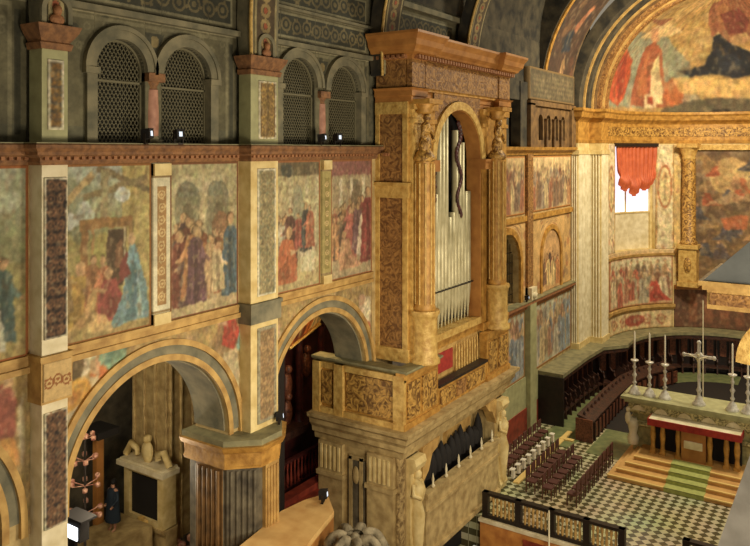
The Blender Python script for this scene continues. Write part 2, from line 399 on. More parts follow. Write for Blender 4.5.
def lin_np(a):
    a = np.clip(a,0,255)/255.
    return np.where(a<=.04045, a/12.92, ((a+.055)/1.055)**2.4)
def painted(name, cv, pos, parent=None, shape=None, material=None, depth=None, kind=None, gain=1., **kw):
    """cv sampled on its own grid (or on shape=(lo(x), hi(x))); pos(x, z) -> three arrays; depth: (dx,dy,dz) backwards offset of the edge skirt"""
    X, Z = cv.X, cv.Z
    if shape:
        lo, hi = shape
        t = (Z-cv.z0)/(cv.z1-cv.z0); Z = lo(X)+(hi(X)-lo(X))*t
    colr = lin_np(cv.sample(X,Z))*gain
    px, py, pz = pos(X, Z)
    nz, nx = X.shape
    V = np.stack([px,py,pz],-1).reshape(-1,3)
    idx = np.arange(nz*nx).reshape(nz,nx)
    q = np.stack([idx[:-1,:-1],idx[:-1,1:],idx[1:,1:],idx[1:,:-1]],-1).reshape(-1,4)
    C = colr.reshape(-1,3)
    if depth is not None:
        b = np.concatenate([idx[0,:], idx[1:,-1], idx[-1,-2::-1], idx[-2:0:-1,0]])
        dv = depth if not callable(depth) else depth(V[b])
        V2 = V[b]+np.array(dv); o = len(V); n = len(b)
        k = np.arange(n); k2 = (k+1)%n
        q2 = np.stack([b[k], o+k, o+k2, b[k2]],-1)
        q = np.concatenate([q,q2]); V = np.concatenate([V,V2]); C = np.concatenate([C, C[b]*.8])
    c0 = np.array([(V[:,0].min()+V[:,0].max())/2,(V[:,1].min()+V[:,1].max())/2,V[:,2].min()])
    if parent is not None: c0 = np.zeros(3)
    V = V-c0
    me = bpy.data.meshes.new(name)
    me.vertices.add(len(V)); me.vertices.foreach_set('co', V.ravel().astype(np.float32))
    me.loops.add(len(q)*4); me.loops.foreach_set('vertex_index', q.ravel().astype(np.int32))
    me.polygons.add(len(q)); me.polygons.foreach_set('loop_start', np.arange(0,len(q)*4,4,dtype=np.int32))
    me.update(calc_edges=True)
    at = me.color_attributes.new('Col','FLOAT_COLOR','POINT')
    at.data.foreach_set('color', np.concatenate([C, np.ones((len(C),1))],1).ravel().astype(np.float32))
    me.materials.append(material or M['paint'])
    o = bpy.data.objects.new(name, me); COL.objects.link(o); o.location = c0
    if parent is not None: o.parent = parent; o.matrix_parent_inverse = ident(parent); o.location = (0,0,0)
    if kind: o['kind'] = kind
    for k_, val in kw.items(): o[k_] = val
    return o
YW = 14.0           # nave wall plane
YP = 13.58           # pilaster fronts
WT = 1.2            # wall thickness
PIERS = [(2.5,3.4),(8.7,9.27),(14.66,15.75),(21.0,22.1),(27.3,28.4)]
BAYC = [5.75, 11.9, 18.3, 24.7]
GZ = -7.35          # springing of the arcade
# ---------------------------------------------------------------- floors
b = MB(); b.box(-4, 60, -6, 30, ZN-.4, ZN); b.build('floor', M['navefloor'], kind='structure')
b = MB(); b.box(25.7, 52, -2, 14, ZN+.02, ZP-.004); b.build('floor_presbytery', M['tiles'], kind='structure')
# ---------------------------------------------------------------- nave wall: arcade and gallery
b = MB()
b.archwall(-2, 29.0, ZN, 0.0, [(5.75,2.35,GZ,ZN),(11.9,2.35,GZ,ZN),(18.3,2.35,GZ,ZN),(24.7,2.35,GZ,ZN)], YW, YW+WT)
b.build('wall_left', M['tan'], kind='structure')
GA = []
for c in BAYC: GA += [(c-1.02,.74,1.68,.12),(c+1.02,.74,1.68,.12)]
GA = [(10.96,.69,1.8,.12),(12.9,.77,1.76,.12),(17.27,.82,1.9,.12),(19.6,.84,1.86,.12),(4.8,.7,1.7,.12),(6.8,.7,1.7,.12),(23.7,.7,1.7,.12),(25.7,.7,1.7,.12)]
b = MB()
b.archwall(-2, 29.0, 0.0, 9.0, GA, YW+.12, YW+.6)
b.build('wall_gallery', M['darkstone'], kind='structure')
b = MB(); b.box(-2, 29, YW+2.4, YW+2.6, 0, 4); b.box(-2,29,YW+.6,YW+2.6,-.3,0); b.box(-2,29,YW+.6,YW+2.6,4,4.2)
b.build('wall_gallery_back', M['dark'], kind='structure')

# painted face of the gallery wall
def gallery_canvas(x0, x1, arches):
    g0 = (102,97,73); g1 = (132,126,98); gd = (60,60,48)
    c = Canvas(x0, x1, .1, 5.2, .022, g0)
    c.rect(x0,x1,.1,.5,(96,94,74))
    for i in range(60):
        x = random.uniform(x0,x1); z = random.uniform(2.2,4.9); c.ell(x,z,.09,.07,g1 if i%2 else gd,.6)
    # framed friezes above the arches
    for z0, z1 in ((3.25,4.0),(4.2,5.0)):
        c.rect(x0+.15,x1-.15,z0,z1,g1); c.rect(x0+.22,x1-.22,z0+.07,z1-.07,gd)
        c.scroll(x0+.25,x1-.25,z0+.12,z1-.12,(118,106,74),int((x1-x0)/.5),.8,vert=False)
    c.rect(x0,x1,2.98,3.14,(150,142,112)); c.rect(x0,x1,3.1,3.14,gd)
    c.rect(x0,x1,4.04,4.14,(128,122,98))
    # rectangular surround of the pair of arches, foliage in the spandrels
    c.rect(x0+.3,x0+.38,.1,2.9,g1,.8); c.rect(x1-.38,x1-.3,.1,2.9,g1,.8); c.rect(x0+.3,x1-.3,2.84,2.92,g1,.8)
    c.rect(x0+.12,x0+.26,.3,2.8,gd,.7); c.rect(x1-.26,x1-.12,.3,2.8,gd,.7)
    for a in range(34):
        x = random.uniform(x0+.4,x1-.4); z = random.uniform(2.05,2.8)
        c.ringm(x,z,.05,.09,g1,.5)
    xm = (arches[0][0]+arches[1][0])/2
    c.poly([(xm-.3,2.75),(xm+.3,2.75),(xm+.05,2.2),(xm-.05,2.2)],gd,.8); c.ell(xm,2.55,.12,.14,(146,128,86),.8)
    c.mottle(.28,.5,4)
    return c
TR = 0
def trim(b, m, **k):
    global TR; TR += 1
    return b.build('trim_%d' % TR, m, kind='structure', **k)
GBAYS = [(3.4,8.7,GA[4:6]),(9.2,14.66,GA[0:2]),(15.75,21.0,GA[2:4]),(22.1,27.3,GA[6:8])]
for x0, x1, ar in GBAYS:
    cv = gallery_canvas(x0, x1, ar)
    # strips around the openings
    segs = []
    for (cx,r,zs,zb) in ar:
        f = (lambda cx,r,zs: (lambda X: np.where(np.abs(X-cx)<r, zs+np.sqrt(np.clip(r*r-(X-cx)**2,0,None)), .1)))(cx,r,zs)
        segs.append((cx-r,cx+r,f))
    xs = x0
    pieces = []
    for a,c_,f in segs: pieces += [(xs,a,None),(a,c_,f)]; xs = c_
    pieces.append((xs,x1,None))
    for a, e, f in pieces:
        sub = Canvas(a,e,.1,5.2,.022,(0,0,0))
        sub.a = cv.sample(sub.X, sub.Z)
        if f is None: painted('wall_painting_gallery', sub, lambda X,Z:(X, np.full_like(X,YW+.1), Z), kind='structure', depth=(0,.05,0))
        else:
            # sample colour at the warped height
            Z2 = f(sub.X)+(5.2-f(sub.X))*(sub.Z-.1)/5.1
            sub.a = cv.sample(sub.X, Z2)
            painted('wall_painting_gallery', sub, (lambda f: lambda X,Z:(X, np.full_like(X,YW+.1), f(X)+(5.2-f(X))*(Z-.1)/5.1))(f), kind='structure', depth=(0,.05,0))
    # archivolts, jamb shafts and impost blocks
    b = MB()
    for cx,r,zs,zb in ar:
        b.ring(cx,zs,r,r+.2,YW+.0,YW+.2,seg=28); b.ring(cx,zs,r+.2,r+.3,YW-.04,YW+.14,seg=28)
    (ca,ra,_,_),(cb,rb,_,_) = ar
    zs = ar[0][2]
    b.box(ca-ra-.24,ca-ra+.02,YW+.0,YW+.4,.12,zs-.14); b.box(cb+rb-.02,cb+rb+.24,YW+.0,YW+.4,.12,zs-.14)
    b.box(ca-ra-.3,ca-ra+.06,YW-.05,YW+.45,zs-.14,zs); b.box(cb+rb-.06,cb+rb+.3,YW-.05,YW+.45,zs-.14,zs)
    trim(b, M['stone'])
    # string courses over the arches
    b = MB(); b.box(x0,x1,YW-.08,YW+.12,3.0,3.14); b.box(x0,x1,YW-.04,YW+.12,4.06,4.14); b.box(x0,x1,YW-.12,YW+.12,5.15,5.35); trim(b, M['stone'])

# twin pink colonnettes and lattice screens (things of the gallery)
def colonnette(cx, lab):
    t = thing('gallery_column', (cx,YW+.2,.12), lab, 'column', 'pink gallery columns')
    b = MB(); b.box(cx-.2,cx+.2,YW+.02,YW+.4,.12,.24); b.lathe([(.18,.24),(.19,.28),(.15,.33)],(cx,YW+.2,0)); b.build('base', M['stone'], t)
    b = MB(); b.lathe([(.18,.33),(.19,.8),(.17,1.42)],(cx,YW+.2,0)); b.build('shaft', M['pink'], t)
    b = MB(); b.lathe([(.13,1.42),(.16,1.45),(.14,1.48),(.2,1.6)],(cx,YW+.2,0)); b.box(cx-.24,cx+.24,YW-.04,YW+.45,1.6,1.8); b.build('capital', M['terra'], t)
colonnette(11.89, 'pink marble column between the lattice windows left of the organ, nearer the camera, with two floodlights beside it')
colonnette(18.43, 'pink marble column between the two shadowed gallery arches next to the organ')
colonnette(5.8, 'pink marble column in the gallery bay cut off at the left edge')
LATL = ['first lattice window of the gallery bay above the ruined-stable fresco','second lattice window, right of the nearer pink column',
        'lattice window just right of the inlaid pilaster over the kneeling figures fresco','narrow lattice window of the gallery beside the organ cornice',
        'lattice window at the left edge of the gallery','lattice window left of the first inlaid pilaster']
for i,(cx,r,zs,zb) in enumerate(GA[:6]):
    t = thing('lattice_window', (cx,YW+.5,zb), LATL[i], 'window', 'gallery lattice windows')
    b = MB(); p = .105; w = .0095; y0,y1 = YW+.26,YW+.285
    top = zs+r
    def inside(x,z): return abs(x-cx) < r and z > zb and (z < zs or (x-cx)**2+(z-zs)**2 < r*r)
    k = -40
    for sgn in (1,-1):
        for k in range(-60,60):
            # line x - cx = sgn*(z - zb)*.62 + k*p
            pts = [(cx+sgn*(z-zb)*.62+k*p, z) for z in np.linspace(zb,top,60)]
            run = [q for q in pts if inside(*q)]
            if len(run) < 2: continue
            (xa,za),(xb,zb_) = run[0],run[-1]
            b.prismy([(xa-w,za),(xa+w,za),(xb+w,zb_),(xb-w,zb_)], y0, y1)
    b.build('lattice', M['lattice'], t)
    b = MB(); b.ring(cx,zs,r-.05,r+.01,YW+.23,YW+.31,seg=24); b.box(cx-r,cx-r+.05,YW+.23,YW+.31,zb,zs); b.box(cx+r-.05,cx+r,YW+.23,YW+.31,zb,zs)
    b.box(cx-r,cx+r,YW+.23,YW+.31,zs-.28,zs-.23); b.box(cx-r,cx+r,YW+.23,YW+.31,zb,zb+.06); b.build('window_frame', M['lattice'], t)
    b = MB(); b.box(cx-r,cx+r,YW+.5,YW+.52,zb,top); b.build('pane', M['glass'], t)

# ---------------------------------------------------------------- the terracotta cornice, breaking forward round the pilasters
def cornice_path(x0, x1, piers, yw, yp):
    p = [(x0,yw)]
    for a, e in piers: p += [(a,yw),(a,yp),(e,yp),(e,yw)]
    p.append((x1,yw)); return p
prof = [(.05,-.3),(-.06,-.3),(-.1,-.24),(-.1,-.16),(-.24,-.1),(-.24,-.04),(-.32,.04),(-.32,.1),(-.28,.13),(.05,.13)]
b = MB(); b.sweep(prof, cornice_path(-2, 21.3, [p for p in PIERS[:3]], YW, YP)); trim(b, M['terra'])
b = MB()
for x in np.arange(-1.9, 21.2, .16):
    on = any(a-.1 < x < e+.05 for a,e in PIERS)
    y = (YP if on else YW)
    b.box(x, x+.08, y-.17, y-.05, -.2, -.1)
trim(b, M['terralt'])
b = MB(); b.sweep([(.05,.13),(-.3,.13),(-.3,.15),(.05,.15)], cornice_path(-2, 21.3, PIERS[:3], YW, YP)); trim(b, M['ledge'])

# ---------------------------------------------------------------- frescoes between cornice and arcade
SKY=(150,164,160); OL=(150,140,84); 
def frame_band(c, w, col=(150,92,50)):
    c.rect(c.x0,c.x0+w,c.z0,c.z1,col); c.rect(c.x1-w,c.x1,c.z0,c.z1,col); c.rect(c.x0,c.x1,c.z0,c.z0+w,col); c.rect(c.x0,c.x1,c.z1-w,c.z1,col)
def wallpos(y): return lambda X,Z: (X, np.full_like(X,y), Z)
FZ0, FZ1 = -4.1, -.3
# bay 0 (left edge of the photo): procession under trees
c = Canvas(3.5,8.66,FZ0,FZ1,.024,(140,142,98))
c.grad(-2,(128,132,88),-.3,(168,176,150)); c.grad(-4.1,(176,152,84),-2.2,(150,146,88))
for i in range(26): c.ell(random.uniform(4,8.3),random.uniform(-2.1,-.6),random.uniform(.1,.45),random.uniform(.1,.3),random.choice([(86,98,56),(112,118,66),(70,80,50),(180,186,160)]),.8)
c.crowd(6.2,8.2,-3.7,1.6,[(120,52,50),(152,90,60),(60,90,90),(140,44,48),(180,150,90)],8)
c.fig(7.2,-3.75,1.7,(78,120,104)); c.poly([(7.5,-3.9),(8.2,-3.9),(8.1,-3.1),(7.8,-3)],(196,196,170)); c.poly([(6.9,-4),(7.4,-4),(7.4,-3.4),(7.1,-3.3)],(206,166,80))
c.mottle(.22,.35,4); c.finish(haze=.2); frame_band(c,.07)
tag(painted('fresco', c, wallpos(YW-.03), depth=(0,.03,0)), 'fresco of a walking crowd under trees, cut off at the left edge', 'fresco', 'upper nave frescoes')
# bay 1 left: kneeling adoration at a ruined stable
x0,x1 = 9.25,11.72
c = Canvas(x0,x1,FZ0,FZ1,.022,(148,140,92))
c.grad(-1.9,(150,150,92),-.3,(156,170,160)); c.grad(-4.1,(166,140,84),-1.9,(140,134,76))
for i in range(16): c.ell(random.uniform(x0,10.2),random.uniform(-1.9,-.5),.22,.14,random.choice([(90,98,70),(126,136,110),(178,190,186)]),.7)
c.rect(10.9,11.72,-3.3,-.3,(178,160,92)); c.rect(11.1,11.24,-3,-.3,(150,132,72))
c.poly([(9.3,-1.2),(10.1,-.45),(10.2,-.55),(9.3,-1.4)],(176,150,100)); c.poly([(10.3,-.3),(11.7,-.9),(11.7,-1.0),(10.2,-.45)],(110,96,66)); c.poly([(9.9,-.95),(11.6,-.55),(11.6,-.7),(9.9,-1.1)],(120,106,72))
c.poly([(10.35,-.4),(10.55,-.4),(10.55,-1.6),(10.35,-1.6)],(150,140,100)); c.ell(10.9,-1.0,.2,.16,(186,196,196),.9); c.ell(9.55,-1.5,.22,.2,(180,190,186),.8)
c.rect(9.85,11.2,-1.72,-1.5,(152,106,58)); c.rect(9.85,10.02,-3.2,-1.6,(140,98,56)); c.rect(10.1,10.18,-2.9,-1.6,(158,120,70)); c.rect(11.08,11.2,-3,-1.6,(160,120,70))
c.ell(10.4,-2.3,.25,.5,(156,146,76),.9); c.rect(10.5,11.02,-3.0,-1.75,(70,52,40)); c.rect(10.96,11.0,-3,-1.7,(206,196,150))
c.poly([(10.7,-2.6),(10.95,-2.6),(10.9,-2.0),(10.75,-2.1)],(120,80,56)); 
c.kneel(9.75,-3.75,1.35,(172,134,62),1); c.fig(10.15,-3.7,1.5,(150,96,60),w=.3); c.fig(9.45,-3.4,1.2,(120,100,60))
c.kneel(10.25,-3.8,1.0,(190,150,90),1); c.fig(10.42,-3.75,1.5,(176,100,64),w=.28); c.kneel(10.62,-3.75,1.15,(150,62,60),-1)
c.poly([(10.55,-3.95),(11.62,-3.85),(11.6,-3.2),(11.42,-2.6),(11.28,-2.15),(11.12,-2.1),(11.0,-2.6),(10.95,-3.2)],(104,146,156)); c.poly([(11.0,-3.9),(11.3,-3.8),(11.28,-2.5),(11.1,-2.6)],(70,108,124),.8); c.poly([(11.35,-3.8),(11.5,-3.8),(11.3,-2.6)],(150,184,186),.8)
c.ell(11.17,-2.02,.1,.13,(200,150,110)); c.poly([(10.8,-3),(11.1,-2.8),(11.05,-2.3),(10.85,-2.5)],(120,54,52))
c.poly([(9.9,-3.9),(10.7,-4.0),(10.5,-3.6),(10.2,-3.5)],(222,180,110),.8)
c.mottle(.2,.3,4); c.finish(haze=.2); frame_band(c,.06,(140,96,52))
tag(painted('fresco', c, wallpos(YW-.03), depth=(0,.03,0)), 'fresco with a figure in pale blue kneeling before a ruined wooden stable', 'fresco', 'upper nave frescoes')
# painted pilasters at mid bay
def painted_pilaster(cx, w, lab, white=(206,198,166), inner=(158,124,80), label_cat='pilaster'):
    c = Canvas(cx-w/2,cx+w/2,FZ0,FZ1,.02,white)
    c.rect(cx-w*.27,cx+w*.27,FZ0+.45,FZ1-.55,inner); c.scroll(cx-w*.24,cx+w*.24,FZ0+.5,FZ1-.6,(196,170,120),9)
    c.rect(cx-w*.5,cx+w*.5,FZ1-.35,FZ1-.3,(140,120,84)); c.rect(cx-w*.5,cx+w*.5,FZ0+.28,FZ0+.33,(140,120,84)); c.mottle(.12,.3,3)
    o = painted('painted_pilaster', c, wallpos(YW-.09), depth=(0,.1,0)); tag(o, lab, 'pilaster', 'narrow pilasters between the frescoes')
    t = MB(); t.box(cx-w/2-.0,cx+w/2+.0,YW-.14,YW-.01,FZ1-.3,FZ1-.02); t.build('capital', M['cream'], o)
    t = MB(); t.box(cx-w/2,cx+w/2,YW-.13,YW-.01,FZ0,FZ0+.26); t.build('base', M['cream'], o)
painted_pilaster(11.98,.5,'narrow cream pilaster between the stable fresco and the arched-hall fresco')
# bay 1 right: circumcision hall with arches
x0,x1 = 12.27,14.6
c = Canvas(x0,x1,FZ0,FZ1,.022,(168,160,116))
for cx in (12.85,13.85):
    c.ringm(cx,-1.15,.38,.52,(196,186,140),1,True); c.ell(cx,-1.15,.38,.38,(120,122,100)); c.rect(cx-.38,cx+.38,-3,-1.15,(132,128,98)); c.ell(cx,-1.6,.18,.3,(100,90,66),.8)
for xx in (12.36,13.34,14.36): c.rect(xx-.08,xx+.08,-3.4,-1.1,(184,172,124))
c.rect(x0,x1,-4.1,-3.5,(176,156,110)); c.ell(13.95,-1.9,.28,.32,(140,92,62),.8)
c.crowd(12.4,13.3,-3.75,1.9,[(110,54,44),(150,78,50),(84,60,60),(170,110,66)],5); c.crowd(13.5,14.4,-3.7,1.5,[(190,140,80),(200,160,110),(150,90,60)],3)
c.fig(13.1,-3.8,2.0,(92,60,72)); c.fig(14.3,-3.75,2.2,(66,92,110),w=.3); c.fig(13.85,-3.6,1.3,(206,180,130))
c.mottle(.2,.3,4); c.finish(haze=.2); frame_band(c,.06,(120,80,50))
tag(painted('fresco', c, wallpos(YW-.03), depth=(0,.03,0)), 'fresco of robed figures standing in an arched hall, right of the narrow cream pilaster', 'fresco', 'upper nave frescoes')
# bay 2 left
x0,x1 = 15.82,18.15
c = Canvas(x0,x1,FZ0,FZ1,.024,(176,164,118))
c.rect(x0,x1,-.75,-.3,(96,84,62)); c.ell(16.6,-.6,.3,.2,(60,66,60)); 
for xx in (16.1,16.75,17.5,17.95): c.rect(xx-.09,xx+.09,-2.9,-.8,(190,180,138))
c.ell(17.1,-1.6,.25,.6,(140,140,110)); c.rect(x0,x1,-4.1,-3.5,(186,166,110)); c.rect(17.2,17.9,-3.6,-2.9,(200,190,150))
c.crowd(15.95,16.6,-3.2,1.3,[(200,190,160),(160,120,90),(110,90,70)],4)
c.fig(16.75,-3.3,1.7,(80,48,44)); c.kneel(16.55,-3.85,1.6,(186,92,56),1); c.fig(17.45,-3.0,1.5,(60,62,64)); c.fig(17.65,-2.9,1.3,(176,92,66)); c.fig(17.1,-2.9,1.1,(150,70,60))
c.mottle(.2,.3,4); c.finish(haze=.2); frame_band(c,.06,(150,100,60))
tag(painted('fresco', c, wallpos(YW-.03), depth=(0,.03,0)), 'fresco with a figure kneeling in orange robes in a white colonnade', 'fresco', 'upper nave frescoes')
painted_pilaster(18.42,.42,'narrow olive pilaster between the two frescoes next to the organ',(160,146,92),(140,126,74))
x0,x1 = 18.68,21.0
c = Canvas(x0,x1,FZ0,FZ1,.026,(176,156,118))
c.rect(x0,x1,-.8,-.3,(146,86,84)); c.ell(19.9,-1.1,.4,.16,(120,110,90))
for xx in (19.2,19.8,20.5): c.poly([(xx-.09,-3.2),(xx+.09,-3.2),(xx+.09,-.9),(xx-.09,-.9)],(216,206,170))
c.ell(20.1,-1.6,.3,.5,(116,100,76)); c.crowd(18.8,19.5,-3.4,1.5,[(200,140,90),(90,70,60),(190,110,80)],4); c.crowd(19.7,20.5,-3.4,1.7,[(220,200,170),(180,90,80),(120,80,90)],5)
c.fig(20.75,-3.7,2.6,(140,54,54)); c.kneel(19.5,-3.8,1.2,(210,150,110),-1)
c.mottle(.22,.3,4); c.finish(haze=.2); frame_band(c,.06,(150,100,60))
tag(painted('fresco', c, wallpos(YW-.03), depth=(0,.03,0)), 'fresco with a tall red-robed figure and white columns beside the organ', 'fresco', 'upper nave frescoes')

# mouldings under the frescoes
for x0,x1 in ((3.4,8.7),(9.2,14.66),(15.75,21.0)):
    b = MB(); b.box(x0,x1,YW-.1,YW,-4.16,-4.08); b.box(x0,x1,YW-.06,YW,-4.3,-4.16); b.box(x0,x1,YW-.12,YW,-4.42,-4.3); trim(b, M['ochre'])

# ---------------------------------------------------------------- spandrel frescoes over the arcade
R0 = 2.85
def spandrel(xa, xb, cx, seed, figs):
    random.seed(seed)
    c = Canvas(xa,xb,-10.,-4.42,.026,(164,134,76))
    for i in range(60): c.ell(random.uniform(xa,xb),random.uniform(-9,-4.5),random.uniform(.06,.3),random.uniform(.05,.2),random.choice([(188,158,96),(132,102,56),(172,132,84),(150,128,84)]),.6)
    figs(c)
    c.mottle(.22,.3,4); c.finish()
    def lo(X):
        d = np.abs(X-cx); return np.where(d < R0, GZ+np.sqrt(np.clip(R0*R0-d*d,0,None)), GZ-.3)
    hi = lambda X: np.full_like(X,-4.42)
    return c, (lo,hi)
def wing(c, x, z, w, h, col, d=1): c.poly([(x,z),(x+d*w*.5,z+h*.9),(x+d*w,z+h),(x+d*w*.9,z+h*.3),(x+d*w*.4,z-h*.1)], col)
def figs1(c):      # winged figure in yellow robes on the near spandrel; red and green figure on the far one
    q = lambda pts,col,al=1.: c.poly([wy(u,v,14.) for u,v in pts],col,al)
    q([(60,392),(64,368),(76,357),(88,355),(86,374),(70,388)],(96,78,50))
    q([(96,374),(99,352),(110,340),(126,342),(124,356),(110,372)],(122,160,128)); q([(104,366),(106,350),(116,344),(112,362)],(92,134,112),.8)
    q([(62,430),(62,408),(75,406),(92,386),(101,390),(86,412),(72,434)],(208,192,146)); q([(66,424),(80,406),(90,398),(80,416)],(170,150,110),.7)
    q([(60,392),(70,381),(84,377),(94,386),(82,402),(70,411),(60,416)],(216,152,56)); q([(64,400),(76,388),(82,392),(70,406)],(186,112,44),.8)
    q([(88,373),(103,365),(113,373),(99,383),(90,386)],(206,112,54)); q([(80,380),(84,358),(90,349),(97,349),(94,362),(87,374)],(216,206,162))
    q([(89,372),(90,361),(96,358),(100,364),(97,374)],(206,160,114)); q([(88,378),(96,374),(100,384),(92,392)],(222,206,160),.9)
    q([(214,352),(218,318),(226,306),(240,306),(242,340),(230,356)],(150,112,72)); q([(221,345),(223,322),(233,316),(239,330),(233,349)],(182,58,44)); q([(218,324),(219,314),(225,311),(228,318),(225,326)],(204,156,112))
    q([(235,350),(239,328),(247,312),(252,330),(246,352)],(128,168,150)); q([(218,376),(224,352),(236,348),(240,380),(230,400)],(200,184,140),.8)
def figs0(c):
    q = lambda pts,col,al=1.: c.poly([wy(u,v,14.) for u,v in pts],col,al)
    q([(-6,440),(-2,388),(8,380),(16,398),(15,436)],(150,74,60)); q([(2,390),(4,374),(12,374),(12,388)],(196,146,104)); q([(-4,480),(0,440),(14,436),(18,462)],(212,142,66)); q([(0,372),(8,352),(16,358),(14,378)],(190,170,120))
    q([(16,420),(22,392),(24,430),(20,470)],(206,192,150),.9)
def figs2(c):
    c.poly([(15.8,-6.8),(16.5,-5.9),(16.5,-5.2),(15.9,-5.2)],(190,160,110)); c.ell(16.1,-5.1,.2,.2,(200,150,110))
    c.poly([(20,-6.2),(20.9,-7.4),(20.9,-4.9),(20.3,-4.8)],(206,180,140)); c.poly([(20.4,-6.4),(20.9,-7.4),(20.9,-5.8),(20.6,-5.6)],(196,104,66)); c.ell(20.4,-4.95,.18,.2,(206,156,116)); c.ell(20.7,-5.3,.2,.4,(226,214,170))
SPL = ['spandrel fresco with a red robed figure at the left edge above the first arch','spandrel fresco with a winged figure in yellow robes over the near left arch','spandrel fresco of pale draped figures over the arch beside the organ']
for i,(xa,xb,cx,fg) in enumerate(((3.4,8.7,5.75,figs0),(9.2,14.66,11.9,figs1),(15.75,21.0,18.3,figs2))):
    c, sh = spandrel(xa,xb,cx,i,fg)
    # colour sampled at warped height
    lo,hi = sh
    Z2 = lo(c.X)+(hi(c.X)-lo(c.X))*(c.Z-c.z0)/(c.z1-c.z0)
    c2 = Canvas(xa,xb,-10.,-4.42,.026,(0,0,0)); c2.a = c.sample(c.X,Z2)
    o = painted('spandrel_fresco', c2, (lambda lo,hi: lambda X,Z: (X, np.full_like(X,YW-.03), lo(X)+(hi(X)-lo(X))*(Z+10.)/(10.-4.42)))(lo,hi), depth=(0,.03,0))
    tag(o, SPL[i], 'fresco', 'spandrel frescoes over the arcade')
    b = MB(); b.ring(cx,GZ,2.72,2.86,YW-.1,YW+.05,0,PI,48); b.ring(cx,GZ,2.35,2.5,YW-.06,YW+.05,0,PI,48); 
    for s in (-1,1):
        b.box(cx+s*2.35,cx+s*2.5,YW-.06,YW,GZ-.3,GZ); b.box(cx+s*2.72,cx+s*2.86,YW-.1,YW,GZ-.3,GZ)
    trim(b, M['ochre'])
    b = MB(); b.ring(cx,GZ,2.5,2.72,YW-.03,YW+.05,0,PI,48); b.ring(cx,GZ,2.3,2.36,YW+.1,YW+WT,0,PI,48); trim(b, M['stone'])

# ---------------------------------------------------------------- pilasters of the nave piers
def shaft_panel(x0,x1,z0,z1,y,bg,fg,n,edge=(206,196,160), w=.07):
    c = Canvas(x0,x1,z0,z1,.02,edge); c.rect(x0+w,x1-w,z0+w,z1-w,bg); c.scroll(x0+w,(x0+x1)/2,z0+w,z1-w,fg,int(n*1.6),.85,thick=.34); c.scroll((x0+x1)/2,x1-w,z0+w,z1-w,fg,int(n*1.6),.85,thick=.34); c.scroll(x0+w*1.5,x1-w*1.5,z0+w,z1-w,tuple(q*.75 for q in fg),n,.6,thick=.35); c.mottle(.2,.2,3); c.finish(warp=.012,haze=.0,cell=.12,dab=.03)
    return c
PL = ['tall white pilaster with black and gold scroll panels nearest the left edge','tall cream pilaster between the stable fresco bay and the bay beside the organ','pilaster hidden behind the organ']
DK,GD = (38,28,24),(150,102,64)
for i,(x0,x1) in enumerate(PIERS[1:3]):
    b = MB(); b.box(x0,x1,YP,YW,-8.3,-.3)
    b.build('wall_left_pilaster', M['white' if i==0 else 'cream'], kind='structure')
    b = MB(); b.box(x0,x1,YP,YW,.14,2.0); b.build('wall_gallery_pilaster', M['palegreen'], kind='structure')
    b = MB(); b.box(x0-.06,x1+.06,YP-.07,YW,FZ0-.9 if i==0 else FZ0-.5,FZ0-.06); b.box(x0-.09,x1+.09,YP-.1,YW,FZ0-.06,FZ0+.04); trim(b, M['ochre' if i==0 else 'stone'])
    # capital above the gallery pilaster
    b = MB(); b.sweep([(.05,2.0),(-.05,2.0),(-.08,2.12),(-.03,2.16),(-.1,2.26),(-.16,2.36),(-.2,2.48),(.05,2.48)], [(x0,YW),(x0,YP),(x1,YP),(x1,YW)]); b.box(x0+.02,x1-.02,YP+.02,YW,2.0,2.47); trim(b, M['terra'])
    if i == 0:
        px0,px1 = x0+.04,x1-.03
        for (za,zb,n,lab) in ((-3.75,-.55,8,'upper black panel with gold scrolls on the white pilaster'),(-7.9,-5.2,7,'lower black panel with gold scrolls on the white pilaster')):
            c = shaft_panel(px0,px1,max(za,-7.5),zb,0,DK,GD,n,w=.03)
            tag(painted('scroll_panel', c, wallpos(YP-.04), depth=(0,.05,0)), lab, 'panel', 'black and gold scroll panels')
        c = Canvas(x0-.02,x1+.02,-4.95,-4.2,.02,(196,166,112)); c.scroll(x0,x1,-4.9,-4.25,(140,90,50),3,vert=False); tag(painted('carved_band', c, wallpos(YP-.1), depth=(0,.05,0)), 'carved band between the two black and gold panels', 'panel')
        c = shaft_panel(x0+.12,x1-.1,.4,1.8,0,(86,78,62),(190,130,50),5,w=.05); tag(painted('scroll_panel', c, wallpos(YP-.03), depth=(0,.05,0)), 'small orange scroll panel above the cornice on the nearest pilaster','panel')
    else:
        c = shaft_panel(x0+.25,x1-.12,-3.9,-.5,0,(132,128,92),(172,150,96),7,w=.06); tag(painted('scroll_panel', c, wallpos(YP-.03), depth=(0,.05,0)), 'faded grey scroll panel on the pilaster left of the organ','panel')
        c = shaft_panel(x0+.25,x1-.1,-7.3,-4.75,0,(146,112,70),(176,140,84),5,w=.1,edge=(150,142,108)); tag(painted('scroll_panel', c, wallpos(YP-.03), depth=(0,.05,0)), 'brown panel low on the pilaster right of the near arch','panel')
        c = shaft_panel(x0+.3,x1-.1,.3,1.85,0,(110,84,46),(190,150,70),5,w=.05); tag(painted('scroll_panel', c, wallpos(YP-.03), depth=(0,.05,0)), 'ochre scroll panel above the cornice on the second pilaster','panel')

